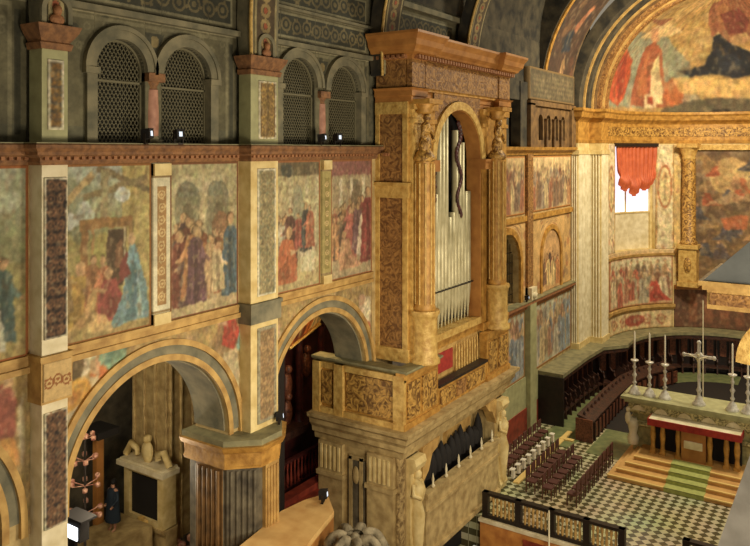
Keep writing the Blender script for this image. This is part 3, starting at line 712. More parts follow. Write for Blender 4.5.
# ---------------------------------------------------------------- free-standing pier foot with its gilded capital
def foot(x0, cham, x1, y0, yb):
    return [(x0,yb),(x0,y0+cham),(x0+cham,y0),(x1-cham*.2,y0),(x1,y0+cham*.2),(x1,yb)]
pl = [(13.95,15.3),(13.95,13.8),(14.55,13.15),(15.25,13.15),(15.95,13.7),(15.95,15.3)]
t = thing('arcade_pier', (15,14.2,ZN), 'fluted marble pier with gilded capital standing right of the near arch', 'pier')
b = MB(); b.prism([(14.05,15.2),(14.05,13.85),(14.6,13.25),(15.2,13.25),(15.85,13.75),(15.85,15.2)], ZN, -8.2); b.build('shaft', M['greycol'], t)
def flutes(b, p, q, z0, z1, n, d=.05):
    dx,dy = (q[0]-p[0])/n,(q[1]-p[1])/n
    for i in range(n):
        x=p[0]+dx*(i+.5); y=p[1]+dy*(i+.5); r = math.hypot(dx,dy)*.3
        b.lathe([(r,z0),(r,z1)],(x,y,0),8)
b = MB(); flutes(b,(14.05,15.0),(14.05,13.9),ZN+.5,-8.3,6); flutes(b,(14.08,13.82),(14.58,13.27),ZN+.5,-8.3,5); b.build('fluting', M['greycol'], t)
b = MB(); b.prism([(13.98,14.9),(13.98,13.95),(14.05,13.95),(14.05,14.9)], ZN, -8.2); b.build('side_pilaster', M['brownflute'], t)
b = MB(); flutes(b,(13.97,14.85),(13.97,14.0),ZN+.5,-8.3,5); b.build('fluting', M['brownflute'], t)
b = MB(); b.prism([(14.75,13.14),(15.28,13.14),(15.28,13.3),(14.75,13.3)], ZN, -8.2); flutes(b,(14.78,13.13),(15.25,13.13),ZN+.5,-8.3,4); b.build('front_pilaster', M['ochre'], t)  # paler than the other faces: light falling on it is put into the colour
b = MB(); b.sweep([(.15,-8.2),(-.02,-8.2),(-.05,-8.12),(0,-8.06),(-.03,-7.8),(-.12,-7.76),(-.16,-7.68),(-.2,-7.6),(.15,-7.6)], pl); b.prism([(13.9,15.25),(13.9,13.78),(14.55,13.1),(15.25,13.1),(15.9,13.68),(15.9,15.25)], -8.19,-7.61); b.build('capital', M['gold'], t)
b = MB(); b.prism([(13.85,15.3),(13.85,13.78),(14.5,13.05),(15.3,13.05),(16.,13.65),(16.,15.3)], -7.6,-7.45); b.build('abacus', M['ledge'], t)
b = MB(); b.box(8.55,9.45,13.48,15.2,ZN,-8.3); b.build('wall_left_pier', M['tan'], kind='structure')

# ---------------------------------------------------------------- transverse arches with painted roundels, gilt corner beads, vault
YC = 6.5
for i,(x0,x1) in enumerate(PIERS[1:]):
    R = YP-YC; zs = 3.4
    b = MB(lambda p:(p[2],p[0],p[1]))      # local (y, z, x)
    # band in the YZ plane
    vs=[];fs=[];seg=36
    b = MB()
    path = [(YP,2.48)]+[(YC+R*math.cos(a),zs+R*math.sin(a)) for a in np.linspace(0,PI,seg)]
    outer = [(YW,2.48)]+[(YC+(R+.5)*math.cos(a),zs+(R+.5)*math.sin(a)) for a in np.linspace(0,PI,seg)]
    for k in range(len(path)):
        (ya,za),(yb,zb)=path[k],outer[k]
        vs += [(x0,ya,za),(x1,ya,za),(x1,yb,zb),(x0,yb,zb)]
    for k in range(len(path)-1):
        for j in range(4): fs.append((k*4+j,k*4+(j+1)%4,(k+1)*4+(j+1)%4,(k+1)*4+j))
    b.add(vs,fs); b.build('ceiling_arch', M['stone' if i<2 else 'vault'], kind='structure')
    c = Canvas(x0+.12,x1-.1,2.55,13,.03,(84,70,50))
    for k in range(26):
        z=2.9+k*.42; c.ringm((x0+x1)/2,z,.1,.2,(150,130,86),.9); c.ell((x0+x1)/2,z,.08,.08,(150,84,56))
    c.rect(x0+.12,x0+.2,2.5,13,(150,138,100)); c.rect(x1-.18,x1-.1,2.5,13,(150,138,100)); c.mottle(.2,.3)
    def pos(X,S):
        s = S-2.5; a = np.clip((s-.9)/R,0,PI); r=R-.03
        return (X, np.where(s<.9, YP-.03, YC+r*np.cos(a)), np.where(s<.9, 2.5+s, zs+r*np.sin(a)))
    painted('ceiling_arch_painting', c, pos, kind='structure', depth=(0,.02,.01))
    # little relief over the capital
    if i<2:
        lb = ['left of the frame','beside the organ'][i]
        tt = thing('relief_lunette', ((x0+x1)/2,YP-.05,2.5), 'small carved head in a round niche on the pilaster '+['nearest the left edge','left of the organ'][i], 'relief', 'carved heads above the pilaster capitals')
        xm=(x0+x1)/2
        b=MB(); b.ring(xm,2.78,.24,.34,YP-.09,YP-.01,0,PI,20); b.box(xm-.34,xm-.24,YP-.09,YP-.01,2.5,2.78); b.box(xm+.24,xm+.34,YP-.09,YP-.01,2.5,2.78); b.build('niche', M['stone'], tt)
        b=MB(); b.blob((xm,YP-.09,2.78),(.09,.08,.12)); b.blob((xm,YP-.07,2.6),(.17,.07,.12)); b.build('head', M['terralt'], tt)
    if i>=1:
        t0 = MB(); xb = x0-.02
        pts = [(xb,YP-.04,2.48)]+[(xb,YC+(R-.02)*math.cos(a),zs+(R-.02)*math.sin(a)) for a in np.linspace(0,PI*.5,20)]
        t0.tube(pts,.05); trim(t0, M['goldpale'])
b = MB(lambda p:p)
vs=[];fs=[];seg=24;Rv=7.6
for x in (-3.,37.):
    for a in np.linspace(0,PI,seg+1): vs.append((x,YC+Rv*math.cos(a),5.5+Rv*math.sin(a)))
n=seg+1
for k in range(seg): fs.append((k,k+1,n+k+1,n+k))
b.add(vs,fs); 
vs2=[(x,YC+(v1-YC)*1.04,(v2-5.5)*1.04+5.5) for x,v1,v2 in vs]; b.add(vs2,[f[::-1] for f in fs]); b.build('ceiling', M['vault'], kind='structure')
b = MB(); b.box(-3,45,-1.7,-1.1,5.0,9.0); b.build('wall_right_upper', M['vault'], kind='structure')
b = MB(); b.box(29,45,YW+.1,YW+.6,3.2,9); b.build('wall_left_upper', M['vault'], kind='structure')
random.seed(11)
# ================================================================ ORGAN
OX0,OX1,OY,OZ = 21.35,29.2,12.75,-7.05
t = thing('pipe_organ', ((OX0+OX1)/2,13.4,OZ), 'tall gilded pipe organ case with pale tin pipes under a round arch', 'organ')
XA0,XA1 = 23.0,26.7; XC=(XA0+XA1)/2; RA=(XA1-XA0)/2; ZS=-.35
b = MB(); b.archwall(OX0, OX1, OZ, 1.6, [(XC,RA,ZS,-6.55)], OY, OY+.4); b.box(OX0,OX0+.4,OY+.4,14,OZ,1.6); b.box(OX1-.4,OX1,OY+.4,14,OZ,1.6); b.box(OX0+.3,OX1-.3,13.85,13.98,OZ,1.6)
b.build('case', M['gold'], t)
# side face: carved pilaster panel between gold edges
b = MB(); 
for z0,z1 in ((-6.6,-1.6),(-1.1,1.2)):
    b = MB(); b.box(OX0-.05,OX0,12.95,13.85,z0,z1); b.build('side_panel', M['browncarve'], t)
b = MB()
for y0,y1 in ((12.75,12.93),(13.85,14.)): b.box(OX0-.1,OX0,y0,y1,-6.9,1.5)
b.box(OX0-.14,OX0,12.7,14,-1.6,-1.1); b.box(OX0-.2,OX0,12.65,14,-1.2,-1.08); b.box(OX0-.12,OX0,12.7,14,-7.05,-6.6); b.box(OX0-.12,OX0,12.72,14,1.2,1.6)
b.build('side_frame', M['goldpale'], t)
# front pilasters flanking the arch
for xa,xb in ((21.4,22.0),(22.5,22.95),(26.75,27.15),(28.3,29.1)):
    b = MB(); b.box(xa,xb,OY-.12,OY,-6.9,1.5); b.box(xa-.06,xb+.06,OY-.2,OY,-7.05,-6.75); b.box(xa-.05,xb+.05,OY-.18,OY,.9,1.05); b.box(xa-.08,xb+.08,OY-.22,OY,1.35,1.6); b.build('front_pilaster', M['goldpale' if xa<22 else 'gold'], t)
b = MB(); b.box(26.68,27.3,OY-.3,OY+.3,-.75,-.35); b.box(26.6,27.4,OY-.36,OY+.3,-.45,-.35); b.build('impost', M['orwood'], t)
b = MB(); b.box(22.4,23.02,OY-.3,OY+.3,-.75,-.35); b.build('impost', M['orwood'], t)
b = MB(); b.ring(XC,ZS,RA-.02,RA+.28,OY-.16,OY+.05,0,PI,40); b.build('arch_moulding', M['goldpale'], t)
b = MB(); b.ring(XC,ZS,RA-.06,RA,OY-.1,OY+.5,0,PI,40); b.box(XA0-.02,XA0+.05,OY-.08,OY+.5,-6.55,ZS); b.box(XA1-.05,XA1+.02,OY-.08,OY+.5,-6.55,ZS); b.build('arch_reveal', M['orwood'], t)
def spandrel_tri(b, x0,x1,cx,cz,r,ztop,y0,y1,n=14):
    for k in range(n):
        xa=x0+(x1-x0)*k/n; xb=x0+(x1-x0)*(k+1)/n
        f=lambda x: cz+math.sqrt(max(0,r*r-(x-cx)**2))
        b.add([(xa,y0,f(xa)),(xb,y0,f(xb)),(xb,y0,ztop),(xa,y0,ztop),(xa,y1,f(xa)),(xb,y1,f(xb)),(xb,y1,ztop),(xa,y1,ztop)],[(0,1,2,3),(7,6,5,4),(0,4,5,1),(3,2,6,7)])
b = MB(); spandrel_tri(b,XA0,XC,XC,ZS,RA+.3,2.1,OY-.06,OY); spandrel_tri(b,XC,XA1,XC,ZS,RA+.3,2.1,OY-.06,OY); b.build('arch_spandrels', M['browncarve'], t)
# columns on gilded drums with carved tops
for k,cx in enumerate((21.75,27.55)):
    y = OY-.38
    b = MB(); b.lathe([(.5,-7.05),(.52,-6.95),(.44,-6.85),(.43,-6.3),(.43,-5.6),(.46,-5.5),(.52,-5.4),(.5,-5.3)],(cx,y,0),24); b.build('column_drum', M['goldpale'], t)
    b = MB(); b.lathe([(.36,-5.3),(.38,-5.2),(.33,-5.1),(.34,-3.5),(.31,-.4),(.33,-.3)],(cx,y,0),20)
    cs = b.build('column_shaft', M['gold'], t)
    b = MB()
    for j in range(10):
        a = 2*PI*j/10; b.lathe([(.035,-5.1),(.035,-.45)],(cx+.325*math.cos(a),y+.325*math.sin(a),0),6)
    b.build('fluting', M['goldpale'], cs)
    b = MB(); b.lathe([(.3,-.4),(.4,-.3),(.36,-.2),(.22,0)],(cx,y,0),16)
    b.blob((cx,y-.02,.15),(.26,.22,.4)); b.blob((cx,y-.05,.72),(.2,.17,.25)); b.blob((cx,y-.1,1.08),(.13,.14,.17)); b.tube([(cx-.2,y-.1,.8),(cx-.36,y-.12,.45),(cx-.2,y-.25,.3)],.07); b.tube([(cx+.2,y-.1,.8),(cx+.36,y-.12,.45),(cx+.2,y-.25,.3)],.07)
    b.build('carved_figure', M['goldcarve'], t)
    b = MB(); b.lathe([(.2,1.2),(.28,1.28),(.24,1.36),(.4,1.6)],(cx,y,0),16); b.box(cx-.45,cx+.45,y-.45,OY,1.52,1.68); b.build('capital', M['gold'], t)
# entablature
ep = [(OX0-.05,14),(OX0-.05,OY-.1),(OX1+.05,OY-.1),(OX1+.05,14)]
# break forward over the left corner pilaster
ep2 = [(OX0-.08,14),(OX0-.08,OY-.15),(22.15,OY-.15),(22.15,OY+.1),(28.2,OY+.1),(28.2,OY-.15),(OX1+.05,OY-.15),(OX1+.05,14)]
b = MB(); b.sweep([(.2,1.6),(-.03,1.6),(-.03,1.78),(-.08,1.8),(-.08,1.98),(-.16,2.06),(.2,2.06)],ep2); b.build('architrave', M['orwood'], t)
b = MB(); b.prism([(OX0-.05,14),(OX0-.05,OY-.1),(OX1,OY-.1),(OX1,14)][::1],2.0,3.1); b.build('entablature_core', M['gold'], t)
b = MB(); b.box(22.2,28.1,OY-.17,OY-.05,2.1,3.0); b.build('carved_frieze', M['browncarve'], t)
b = MB(); b.box(OX0-.12,OX0,12.8,13.95,2.1,3.0); b.build('carved_frieze', M['browncarve'], t)
for xa,xb in ((OX0-.1,22.1),(28.2,OX1+.05)):
    b = MB(); b.box(xa,xb,OY-.2,OY,2.1,3.0); b.build('frieze_block', M['browncarve'], t)
b = MB(); b.sweep([(.3,3.0),(-.06,3.0),(-.1,3.12),(-.3,3.22),(-.34,3.3),(-.46,3.42),(-.5,3.6),(-.62,3.78),(-.62,3.86),(.3,3.86)],ep2); b.prism([(OX0,14),(OX0,OY),(OX1,OY),(OX1,14)],3.1,3.85); b.build('cornice', M['orwood'], t)
b = MB()
for x in np.arange(OX0,OX1,.2): b.box(x,x+.1,OY-.42,OY-.2,3.02,3.14)
b.build('dentils', M['terralt'], t)
b = MB()
for y in np.arange(12.7,13.9,.2): b.box(OX0-.36,OX0-.1,y,y+.1,3.02,3.14)
b.build('dentils', M['terralt'], t)
# pipes
b = MB(); b.box(XA0-.1,XA1+.1,OY+.75,OY+.8,-6.55,1.7); b.build('pipe_chamber', M['black'], t)
NP = 13
tops = {}
for k in range(NP):
    x = XA0+.12+(XA1-XA0-.24)*(k+.5)/NP
    u = (k+.5)/NP
    if u < .2: top = -2.2+ k*.3
    elif u < .45: top = .6+ (u-.2)*3
    elif u < .6: top = -2.6+(u-.45)*2
    elif u < .85: top = .9-(u-.6)*3
    else: top = -1.6
    lim = ZS+math.sqrt(max(.01,(RA-.15)**2-(x-XC)**2)) if abs(x-XC)<RA-.15 else ZS
    top = min(top, lim)
    r = .128
    mouth = -5.4+.25*math.sin(k*1.3)
    p = MB(); p.lathe([(.02,-6.5),(r*.96,mouth),(r,mouth+.03),(r,top),(r*.8,top+.01)],(x,OY+.36,0),12)
    po = p.build('pipe', M['pipe'], t)
    q = MB(); q.prismy([(x-r*.55,mouth+.02),(x+r*.55,mouth+.02),(x+r*.5,mouth+.2),(x,mouth+.3),(x-r*.5,mouth+.2)],OY+.262,OY+.285); q.build('pipe_mouth', M['pipedark'], po)
b = MB(); b.box(XA0,XA1,OY+.2,OY+.28,-5.15,-5.1); b.build('pipe_rail', M['pipedark'], t)
b = MB(); b.box(XA0-.05,XA1+.05,OY-.1,OY+.7,-6.75,-6.5); b.build('windchest_board', M['goldpale'], t)
b = MB()   # carved foliage hanging between the pipe towers
for k in range(26):
    a = k/26; b.blob((XC+.55+.18*math.sin(a*14)+a*.1, OY+.22, 1.0-a*3.6),(.14-.07*a,.06,.13),8)
b.build('foliage_swag', M['wine'], t)
b = MB()
for k in range(14): b.blob((XC-1.35+.05*math.sin(k*2.1), OY+.2, .3-k*.16),(.1,.05,.11),8)
b.build('foliage_swag', M['wine'], t)
# console zone under the pipes
b = MB(); b.box(23.0,26.7,OY-.02,OY+.1,-8.6,-7.05); b.build('console_wall', M['ochre'], t)
b = MB(); b.box(23.1,24.4,OY-.06,OY-.02,-7.9,-7.2); b.build('red_panel', M['redcloth'], t)
b = MB()
for x in np.arange(24.6,26.6,.22): b.lathe([(.05,-8.4),(.04,-7.3),(.01,-7.1)],(x,OY-.1,0),8)
b.build('small_posts', M['goldpale'], t)

# ================================================================ ORGAN GALLERY (balcony) and its stone base
GX0,GX1,GY,GZB = 20.15,28.9,12.1,-8.9
g = thing('organ_gallery', (24.5,13,ZN), 'stone and gilt organ gallery on tall pilastered base beneath the organ pipes', 'balcony')
path = [(GX0+.25,16),(GX0+.25,GY+.25),(GX1-.25,GY+.25),(GX1-.25,14)]
b = MB(); b.sweep([(.3,-9.9),(.1,-9.9),(.06,-9.7),(-.06,-9.62),(-.08,-9.45),(-.2,-9.3),(-.22,-9.15),(-.34,-9.05),(-.36,-8.92),(.3,-8.92)],path); b.prism([(GX0+.3,16),(GX0+.3,GY+.3),(GX1-.3,GY+.3),(GX1-.3,14),(GX1-.3,16)],-9.6,-8.95)
b.build('gallery_floor', M['tan'], g)
# corner pedestals and tall left parapet
b = MB(); b.box(GX0+.3,GX0+.6,GY+.35,15.8,-8.92,-7.15); b.build('side_parapet', M['gold'], g)
c_ = MB(); c_.box(GX0+.24,GX0+.3,12.75,14.6,-8.65,-7.45); c_.build('carved_panel', M['goldcarve'], g)
c_ = MB(); c_.box(GX0+.2,GX0+.3,15.2,15.6,-8.6,-7.5); c_.build('small_panel', M['goldcarve'], g)
b = MB()
for y0,y1 in ((12.3,12.7),(14.68,15.05),(15.65,15.95)): b.box(GX0+.14,GX0+.3,y0,y1,-8.92,-7.2)
b.box(GX0+.16,GX0+.3,12.3,15.9,-8.92,-8.72); b.box(GX0+.18,GX0+.3,12.3,15.9,-7.4,-7.2); b.build('side_frame', M['goldpale'], g)
b = MB(); b.sweep([(.4,-7.2),(.05,-7.2),(-.05,-7.15),(-.12,-7.08),(-.12,-7.02),(.4,-7.02)],[(GX0+.25,16),(GX0+.25,GY+.2),(22.6,GY+.2),(22.6,12.9)]); b.build('parapet_rail', M['ledge'], g)
def ped(x0,x1):
    b = MB(); b.box(x0,x1,GY+.22,OY-.15,-8.92,-7.15); b.box(x0-.05,x1+.05,GY+.16,OY-.15,-8.92,-8.72); b.box(x0-.05,x1+.05,GY+.16,OY-.15,-7.3,-7.07); b.build('pedestal', M['gold'], g)
    w=(x1-x0)
    for a,e in ((.08,.42),(.5,.92)):
        b = MB(); b.box(x0+w*a,x0+w*e,GY+.17,GY+.22,-8.6,-7.45); b.build('pedestal_panel', M['goldcarve'], g)
ped(GX0+.2,22.6); ped(26.5,28.6)
b = MB(); b.box(22.6,26.5,GY+.24,GY+.36,-8.92,-8.15); b.build('front_parapet', M['gold'], g)
for xa,xb,m in ((22.75,23.9,'goldcarve'),(24.0,24.7,'browncarve'),(24.8,26.3,'goldcarve')):
    b = MB(); b.box(xa,xb,GY+.19,GY+.24,-8.8,-8.28); b.build('parapet_panel', M[m], g)
b = MB(); b.box(22.6,26.5,GY+.16,GY+.5,-8.15,-8.06); b.build('parapet_rail', M['blackwood'], g)
# base block: left face with pilasters
BX0 = GX0+.38
b = MB(); b.box(BX0,21.7,GY+.6,15.8,ZN,-9.6); b.box(21.7,28.5,13.2,15,ZN,-9.6); b.box(27.6,28.5,GY+.6,13.2,ZN,-9.6); b.build('base', M['tan'], g)
pil = wx  # measured edges
for y0,y1,fl in ((12.75,13.75,1),(14.75,15.75,1)):
    b = MB(); b.box(BX0-.16,BX0,y0,y1,ZN,-9.9); b.box(BX0-.22,BX0,y0-.06,y1+.06,-11.05,-10.9); b.box(BX0-.2,BX0,y0-.04,y1+.04,ZN,ZN+.6); b.build('base_pilaster', M['tan'], g)
    b = MB()
    for k in range(5): b.box(BX0-.2,BX0-.16,y0+.1+k*.18,y0+.18+k*.18,-10.8,-10.0)
    b.build('fluted_capital', M['cream'], g)
b = MB(); b.box(BX0-.05,BX0,13.9,14.6,-14.9,-10.3); b.build('recessed_panel', M['greycol'], g)
b = MB(); b.box(BX0-.1,BX0-.04,13.98,14.1,-14.8,-10.2); b.box(BX0-.1,BX0-.04,14.4,14.52,-14.8,-10.2); b.box(BX0-.1,BX0-.04,13.98,14.52,-10.3,-10.15); b.blob((BX0-.08,14.25,-10.8),(.05,.14,.3)); b.build('panel_frame', M['tan'], g)
b = MB(); b.box(BX0-.02,21.7,GY+.45,GY+.6,ZN,-9.7); b.build('base_front', M['tancarve'], g)
# scroll consoles / herms carrying the gallery
def herm(cx, z0, z1, par):
    y = GY+.3; H=z1-z0
    b = MB(); b.box(cx-.42,cx+.42,y+.1,y+.5,z0,z1); b.build('console_block', M['tan'], par)
    b = MB()
    P = [(y+.15,z1)]
    P += [(y-.18,z1),(y-.24,z1-.2),(y-.16,z1-.4),(y-.02,z1-.5),(y-.0,z1-.62*H),(y-.08,z0+.45),(y-.16,z0+.25),(y-.08,z0),(y+.15,z0)]
    b.prismx(P[::-1],cx-.34,cx+.34); b.build('scroll_console', M['cream'], par)
    b = MB()
    b.tube([(cx,y-.06,z1-.42),(cx,y-.1,z1-.52),(cx,y-.08,z1-.66),(cx,y-.02,z1-.74),(cx,y-.06,z1-.95),(cx,y-.05,z1-1.3),(cx,y-.04,z1-1.5),(cx,y-.1,z1-1.9),(cx,y-.08,z0+.7),(cx,y-.1,z0+.35)],[.05,.13,.14,.08,.26,.24,.19,.24,.16,.12],12)
    b.tube([(cx-.2,y-.08,z1-.85),(cx-.34,y-.12,z1-1.15),(cx-.1,y-.28,z1-1.3)],[.09,.08,.06],8); b.tube([(cx+.2,y-.08,z1-.85),(cx+.34,y-.12,z1-1.2),(cx+.25,y-.1,z1-1.5)],[.09,.08,.06],8)
    b.build('carved_herm', M['cream'], par)
herm(21.2,-14.0,-10.0,g); herm(28.0,-13.6,-10.0,g)
b = MB()
for cx in (21.3,22.3):
    pass
prof2=[(21.7,-9.9),(22.9,-9.9),(22.7,-10.2),(22.35,-10.3),(22.1,-10.8),(21.7,-11.1)]
b.prismy(prof2,GY+.3,GY+.7); b.build('scroll_bracket', M['ochre'], g); b = MB(); b.prismy([(27.6,-9.9),(26.6,-9.9),(26.9,-10.2),(27.2,-10.3),(27.6,-10.9)][::-1],GY+.3,GY+.7); b.build('scroll_bracket', M['ochre'], g)
# lower singers' box between the consoles
b = MB(); b.box(21.75,27.5,GY+.2,GY+.35,-13.5,-11.55); b.box(21.7,27.6,GY+.1,GY+.4,-11.6,-11.42); b.box(21.72,27.55,GY+.14,GY+.38,-12.1,-12.0); b.box(21.72,27.55,GY+.1,GY+.38,-13.55,-13.4); b.box(21.75,27.5,GY+.35,13.2,-13.5,-13.4); b.build('lower_parapet', M['tan'], g)
b = MB(); b.box(24.6,26.6,13.05,13.2,-11.2,-9.7); b.build('ochre_hanging', M['ochre'], g)
b = MB(); b.box(21.75,27.55,13.0,13.15,-15,-11.0); b.build('opening_shade', M['black'], g)  # black panel standing in for the shade inside the opening
b = MB()
for k in range(6): b.lathe([(.05,-11.42),(.08,-11.36),(.03,-11.3),(.05,-11.15),(.01,-10.95)],(22.3+k*.95,GY+.25,0),8)
b.build('finials', M['white'], g)
b = MB()
for k in range(14): x=22.0+k*.38; h=random.uniform(.2,.75); b.lathe([(.2,-11.4),(.2,-11.0),(.12,-11.0+h*.6),(.02,-11.0+h)],(x,12.9,0),8)
b.build('shade_edge', M['black'], g)  # black cones added to give the opening's shade a ragged top

# ================================================================ PRESBYTERY LEFT WALL
b = MB(); b.archwall(28.9, 42.0, ZP, 0.0, [(32.2,1.5,-5.4,-7.35)], YW, YW+.9); b.build('wall_presbytery', M['tan'], kind='structure')
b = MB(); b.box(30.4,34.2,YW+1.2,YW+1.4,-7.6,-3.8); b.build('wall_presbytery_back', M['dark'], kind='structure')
b = MB(); b.ring(32.2,-5.4,1.5,1.8,YW-.12,YW+.05,0,PI,32); b.box(33.7,34.0,YW-.12,YW,-7.3,-5.4); b.box(30.4,30.7,YW-.12,YW,-7.3,-5.4); b.ring(38.0,-5.5,1.35,1.6,YW-.1,YW,0,PI,32); b.box(39.35,39.6,YW-.1,YW,-7.3,-5.5); b.box(36.4,36.65,YW-.1,YW,-7.3,-5.5); trim(b, M['gold'])
b = MB()
for x in np.arange(30.9,33.8,.25): b.box(x-.015,x+.015,YW+.3,YW+.33,-7.35,-4.2)
for z in (-6.9,-6.4,-5.9,-5.4,-4.9): b.box(30.7,33.7,YW+.3,YW+.33,z-.015,z+.015)
tag(b.build('arch_grille', M['iron']), 'dark iron grille filling the arch right of the organ', 'grille')
b = MB(); b.sweep([(.05,-.25),(-.1,-.25),(-.15,-.1),(-.35,0),(-.4,.15),(.05,.15)],[(29,YW),(41.2,YW)]); b.box(29,41.2,YW-.12,YW,-3.45,-3.2); trim(b, M['gold'])
b = MB(); b.box(29,41.2,YW-.3,YW+.1,-7.5,-7.35); b.box(29,41.2,YW-.15,YW,-7.7,-7.5); trim(b, M['terralt'])
b = MB(); b.box(29,41.2,YW-.34,YW+.1,-7.35,-7.3); trim(b, M['ledge'])
b = MB(); b.box(34.5,35.2,YW-.15,YW,-7.3,-.2); trim(b, M['browncarve'])
b = MB(); b.box(34.45,35.25,YW-.3,YW,ZP,-7.5); trim(b, M['palegreen'])
b = MB(); b.lathe([(.1,-7.3),(.25,-7.2),(.3,-7.0),(.1,-6.9)],(34.85,YW-.2,0)); b.box(34.5,35.2,YW-.35,YW,-7.3,-6.7); tag(b.build('wall_bracket', M['white']), 'small white marble bracket on the ledge right of the organ', 'bracket')
def fresco_gen(x0,x1,z0,z1,res,base,cols,n,h,lab,y=YW-.03,group='presbytery wall frescoes',arch=True):
    c = Canvas(x0,x1,z0,z1,res,base)
    c.grad(z0,tuple(q*.92 for q in base),z1,tuple(min(255,q*1.1) for q in base))
    if arch:
        for k in range(3):
            xx=x0+(x1-x0)*(k+.5)/3; c.rect(xx-.1,xx+.1,z0+h*.6,z1,tuple(min(255,q*1.15) for q in base)); c.ell(xx+.5,z1-(z1-z0)*.3,.3,.5,tuple(q*.75 for q in base),.7)
    for row in range(2): c.crowd(x0+.1,x1-.1,z0+.1+(1-row)*h*.35,h,cols,n)
    c.mottle(.25,.4,4); c.finish(warp=.04,hcol=(190,160,104)); frame_band(c,.08,(176,120,60))
    return tag(painted('fresco', c, wallpos(y), depth=(0,.03,0)), lab, 'fresco', group)
warm=[(190,130,80),(160,90,60),(206,176,120),(120,90,70),(150,130,110)]
fresco_gen(29.6,34.4,-3.1,-.3,.05,(196,162,104),warm,8,1.6,'upper fresco with crowded figures directly right of the organ')
fresco_gen(35.3,41.1,-3.1,-.3,.05,(206,174,116),warm,10,1.6,'upper fresco of standing figures beside the big cream pier')
pale=[(176,170,150),(150,160,170),(196,170,120),(170,120,90),(120,140,160)]
fresco_gen(35.35,41.1,-11.0,-7.75,.05,(166,168,142),pale,6,2.2,'pale blue lower fresco beside the big cream pier, under the ledge')
fresco_gen(29.6,34.35,-11.0,-7.75,.05,(160,166,144),pale,6,2.2,'pale blue lower fresco under the ledge next to the organ')
c = Canvas(36.7,39.3,-7.3,-4.2,.05,(190,150,100)); c.crowd(36.8,39.2,-7.1,1.8,warm,4); c.mottle(.25,.3)
c2=c; f_=lambda X: -5.5+np.sqrt(np.clip(1.32**2-(X-38.0)**2,0,None))
tag(painted('fresco', c, lambda X,Z:(X,np.full_like(X,YW-.03),-7.3+(f_(X)+7.3)*(Z+7.3)/3.1), depth=(0,.03,0)),'arched fresco in the blind arch beside the big cream pier','fresco')
# arch spandrel ornament
c = Canvas(29.6,41.1,-7.3,-3.45,.06,(196,158,100))
def lo2(X): 
    a=np.where(np.abs(X-32.2)<1.8,-5.4+np.sqrt(np.clip(3.24-(X-32.2)**2,0,None)),-7.3); return np.where(np.abs(X-38)<1.6,-5.5+np.sqrt(np.clip(2.56-(X-38)**2,0,None)),a)
for i in range(90): c.ell(random.uniform(29.6,41),random.uniform(-7,-3.5),.2,.2,random.choice([(214,176,116),(166,110,70),(150,120,86)]),.7)
c.mottle(.2,.4); painted('wall_painting_presbytery', c, lambda X,Z:(X,np.full_like(X,YW-.02),lo2(X)+(-3.45-lo2(X))*(Z+7.3)/3.85), kind='structure', depth=(0,.02,0))
b = MB(); b.box(29,35.9,YW-.12,YW,ZP,-12.5); trim(b, M['redpanel'])
b = MB(); b.box(29,36.0,YW-.08,YW,-12.5,-11.0); trim(b, M['palegreen'])
# gallery above the presbytery cornice
b = MB(); b.box(29,30.2,YW-.1,YW+.4,.1,3.3); b.box(31.7,32.3,YW-.1,YW+.4,.1,3.3); b.box(33.7,34.6,YW-.1,YW+.4,.1,3.3); b.box(29,34.6,YW-.05,YW+.4,2.4,3.3); b.build('wall_presbytery_gallery', M['vault'], kind='structure')
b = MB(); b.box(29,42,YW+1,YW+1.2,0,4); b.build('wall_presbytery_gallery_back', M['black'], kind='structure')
b = MB(); b.archwall(34.6,41.2,.1,2.3,[(36.2,.3,1.5,.5),(37.3,.3,1.5,.5),(38.4,.3,1.5,.5),(39.5,.3,1.5,.5)],YW-.15,YW+.2); b.box(34.5,35.1,YW-.3,YW,.1,2.3); b.box(40.5,41.2,YW-.3,YW,.1,2.3); b.box(34.5,41.2,YW-.3,YW,2.2,2.45); b.build('wall_presbytery_arcade', M['arcadewood'], kind='structure')
for x in (36.75,37.85,38.95):
    b = MB(); b.lathe([(.09,.15),(.07,1.5),(.12,1.6)],(x,YW-.26,0),8)
    tag(b.build('small_column', M['arcadewood']),'small column of the arcaded panel above the cornice, right of the organ','column','small columns above the presbytery cornice')
c = Canvas(34.6,41.2,2.5,4.1,.06,(70,62,44))
for i in range(9):
    z=2.75+.24*(i%5); c.rect(35+.1,40.8,z,z+.06,(128,112,74),.7)
c.mottle(.4,.2); c.finish(warp=.04,hcol=(190,160,104)); frame_band(c,.1,(120,96,58)); painted('wall_presbytery_frieze', c, wallpos(YW-.2), kind='structure', depth=(0,.3,0))

# ================================================================ BIG PIER AND APSE ARCH
b = MB(); b.box(41.2,43.2,13.6,15,-11.5,.4); b.box(43.2,44.5,12.9,15,-11.5,.4); b.build('wall_apse_pier', M['cream'], kind='structure')
b = MB()
for y in (13.68,13.8,13.92): b.lathe([(.045,-10.8),(.045,.0)],(41.18,y,0),8)
for x in np.arange(41.4,43.1,.28): b.lathe([(.09,-10.8),(.09,.0)],(x,13.6,0),8)
for y in np.arange(13.02,13.6,.16): b.lathe([(.05,-10.8),(.05,.0)],(43.18,y,0),8)
for x in np.arange(43.35,44.4,.26): b.lathe([(.08,-10.8),(.08,.0)],(x,12.9,0),8)
trim(b, M['white'])
b = MB(); b.box(41.1,43.3,13.5,14,-11.4,-10.8); b.box(43.1,44.6,12.8,14,-11.4,-10.8); b.box(41.1,43.3,13.5,14,-.25,.0);b.box(43.1,44.6,12.8,14,-.25,.0); trim(b, M['cream'])
AX,AY,AR = 44.5,6.5,6.4
def apsepos(R): return lambda P,Z: (AX+R*np.cos(P), AY+R*np.sin(P), Z)
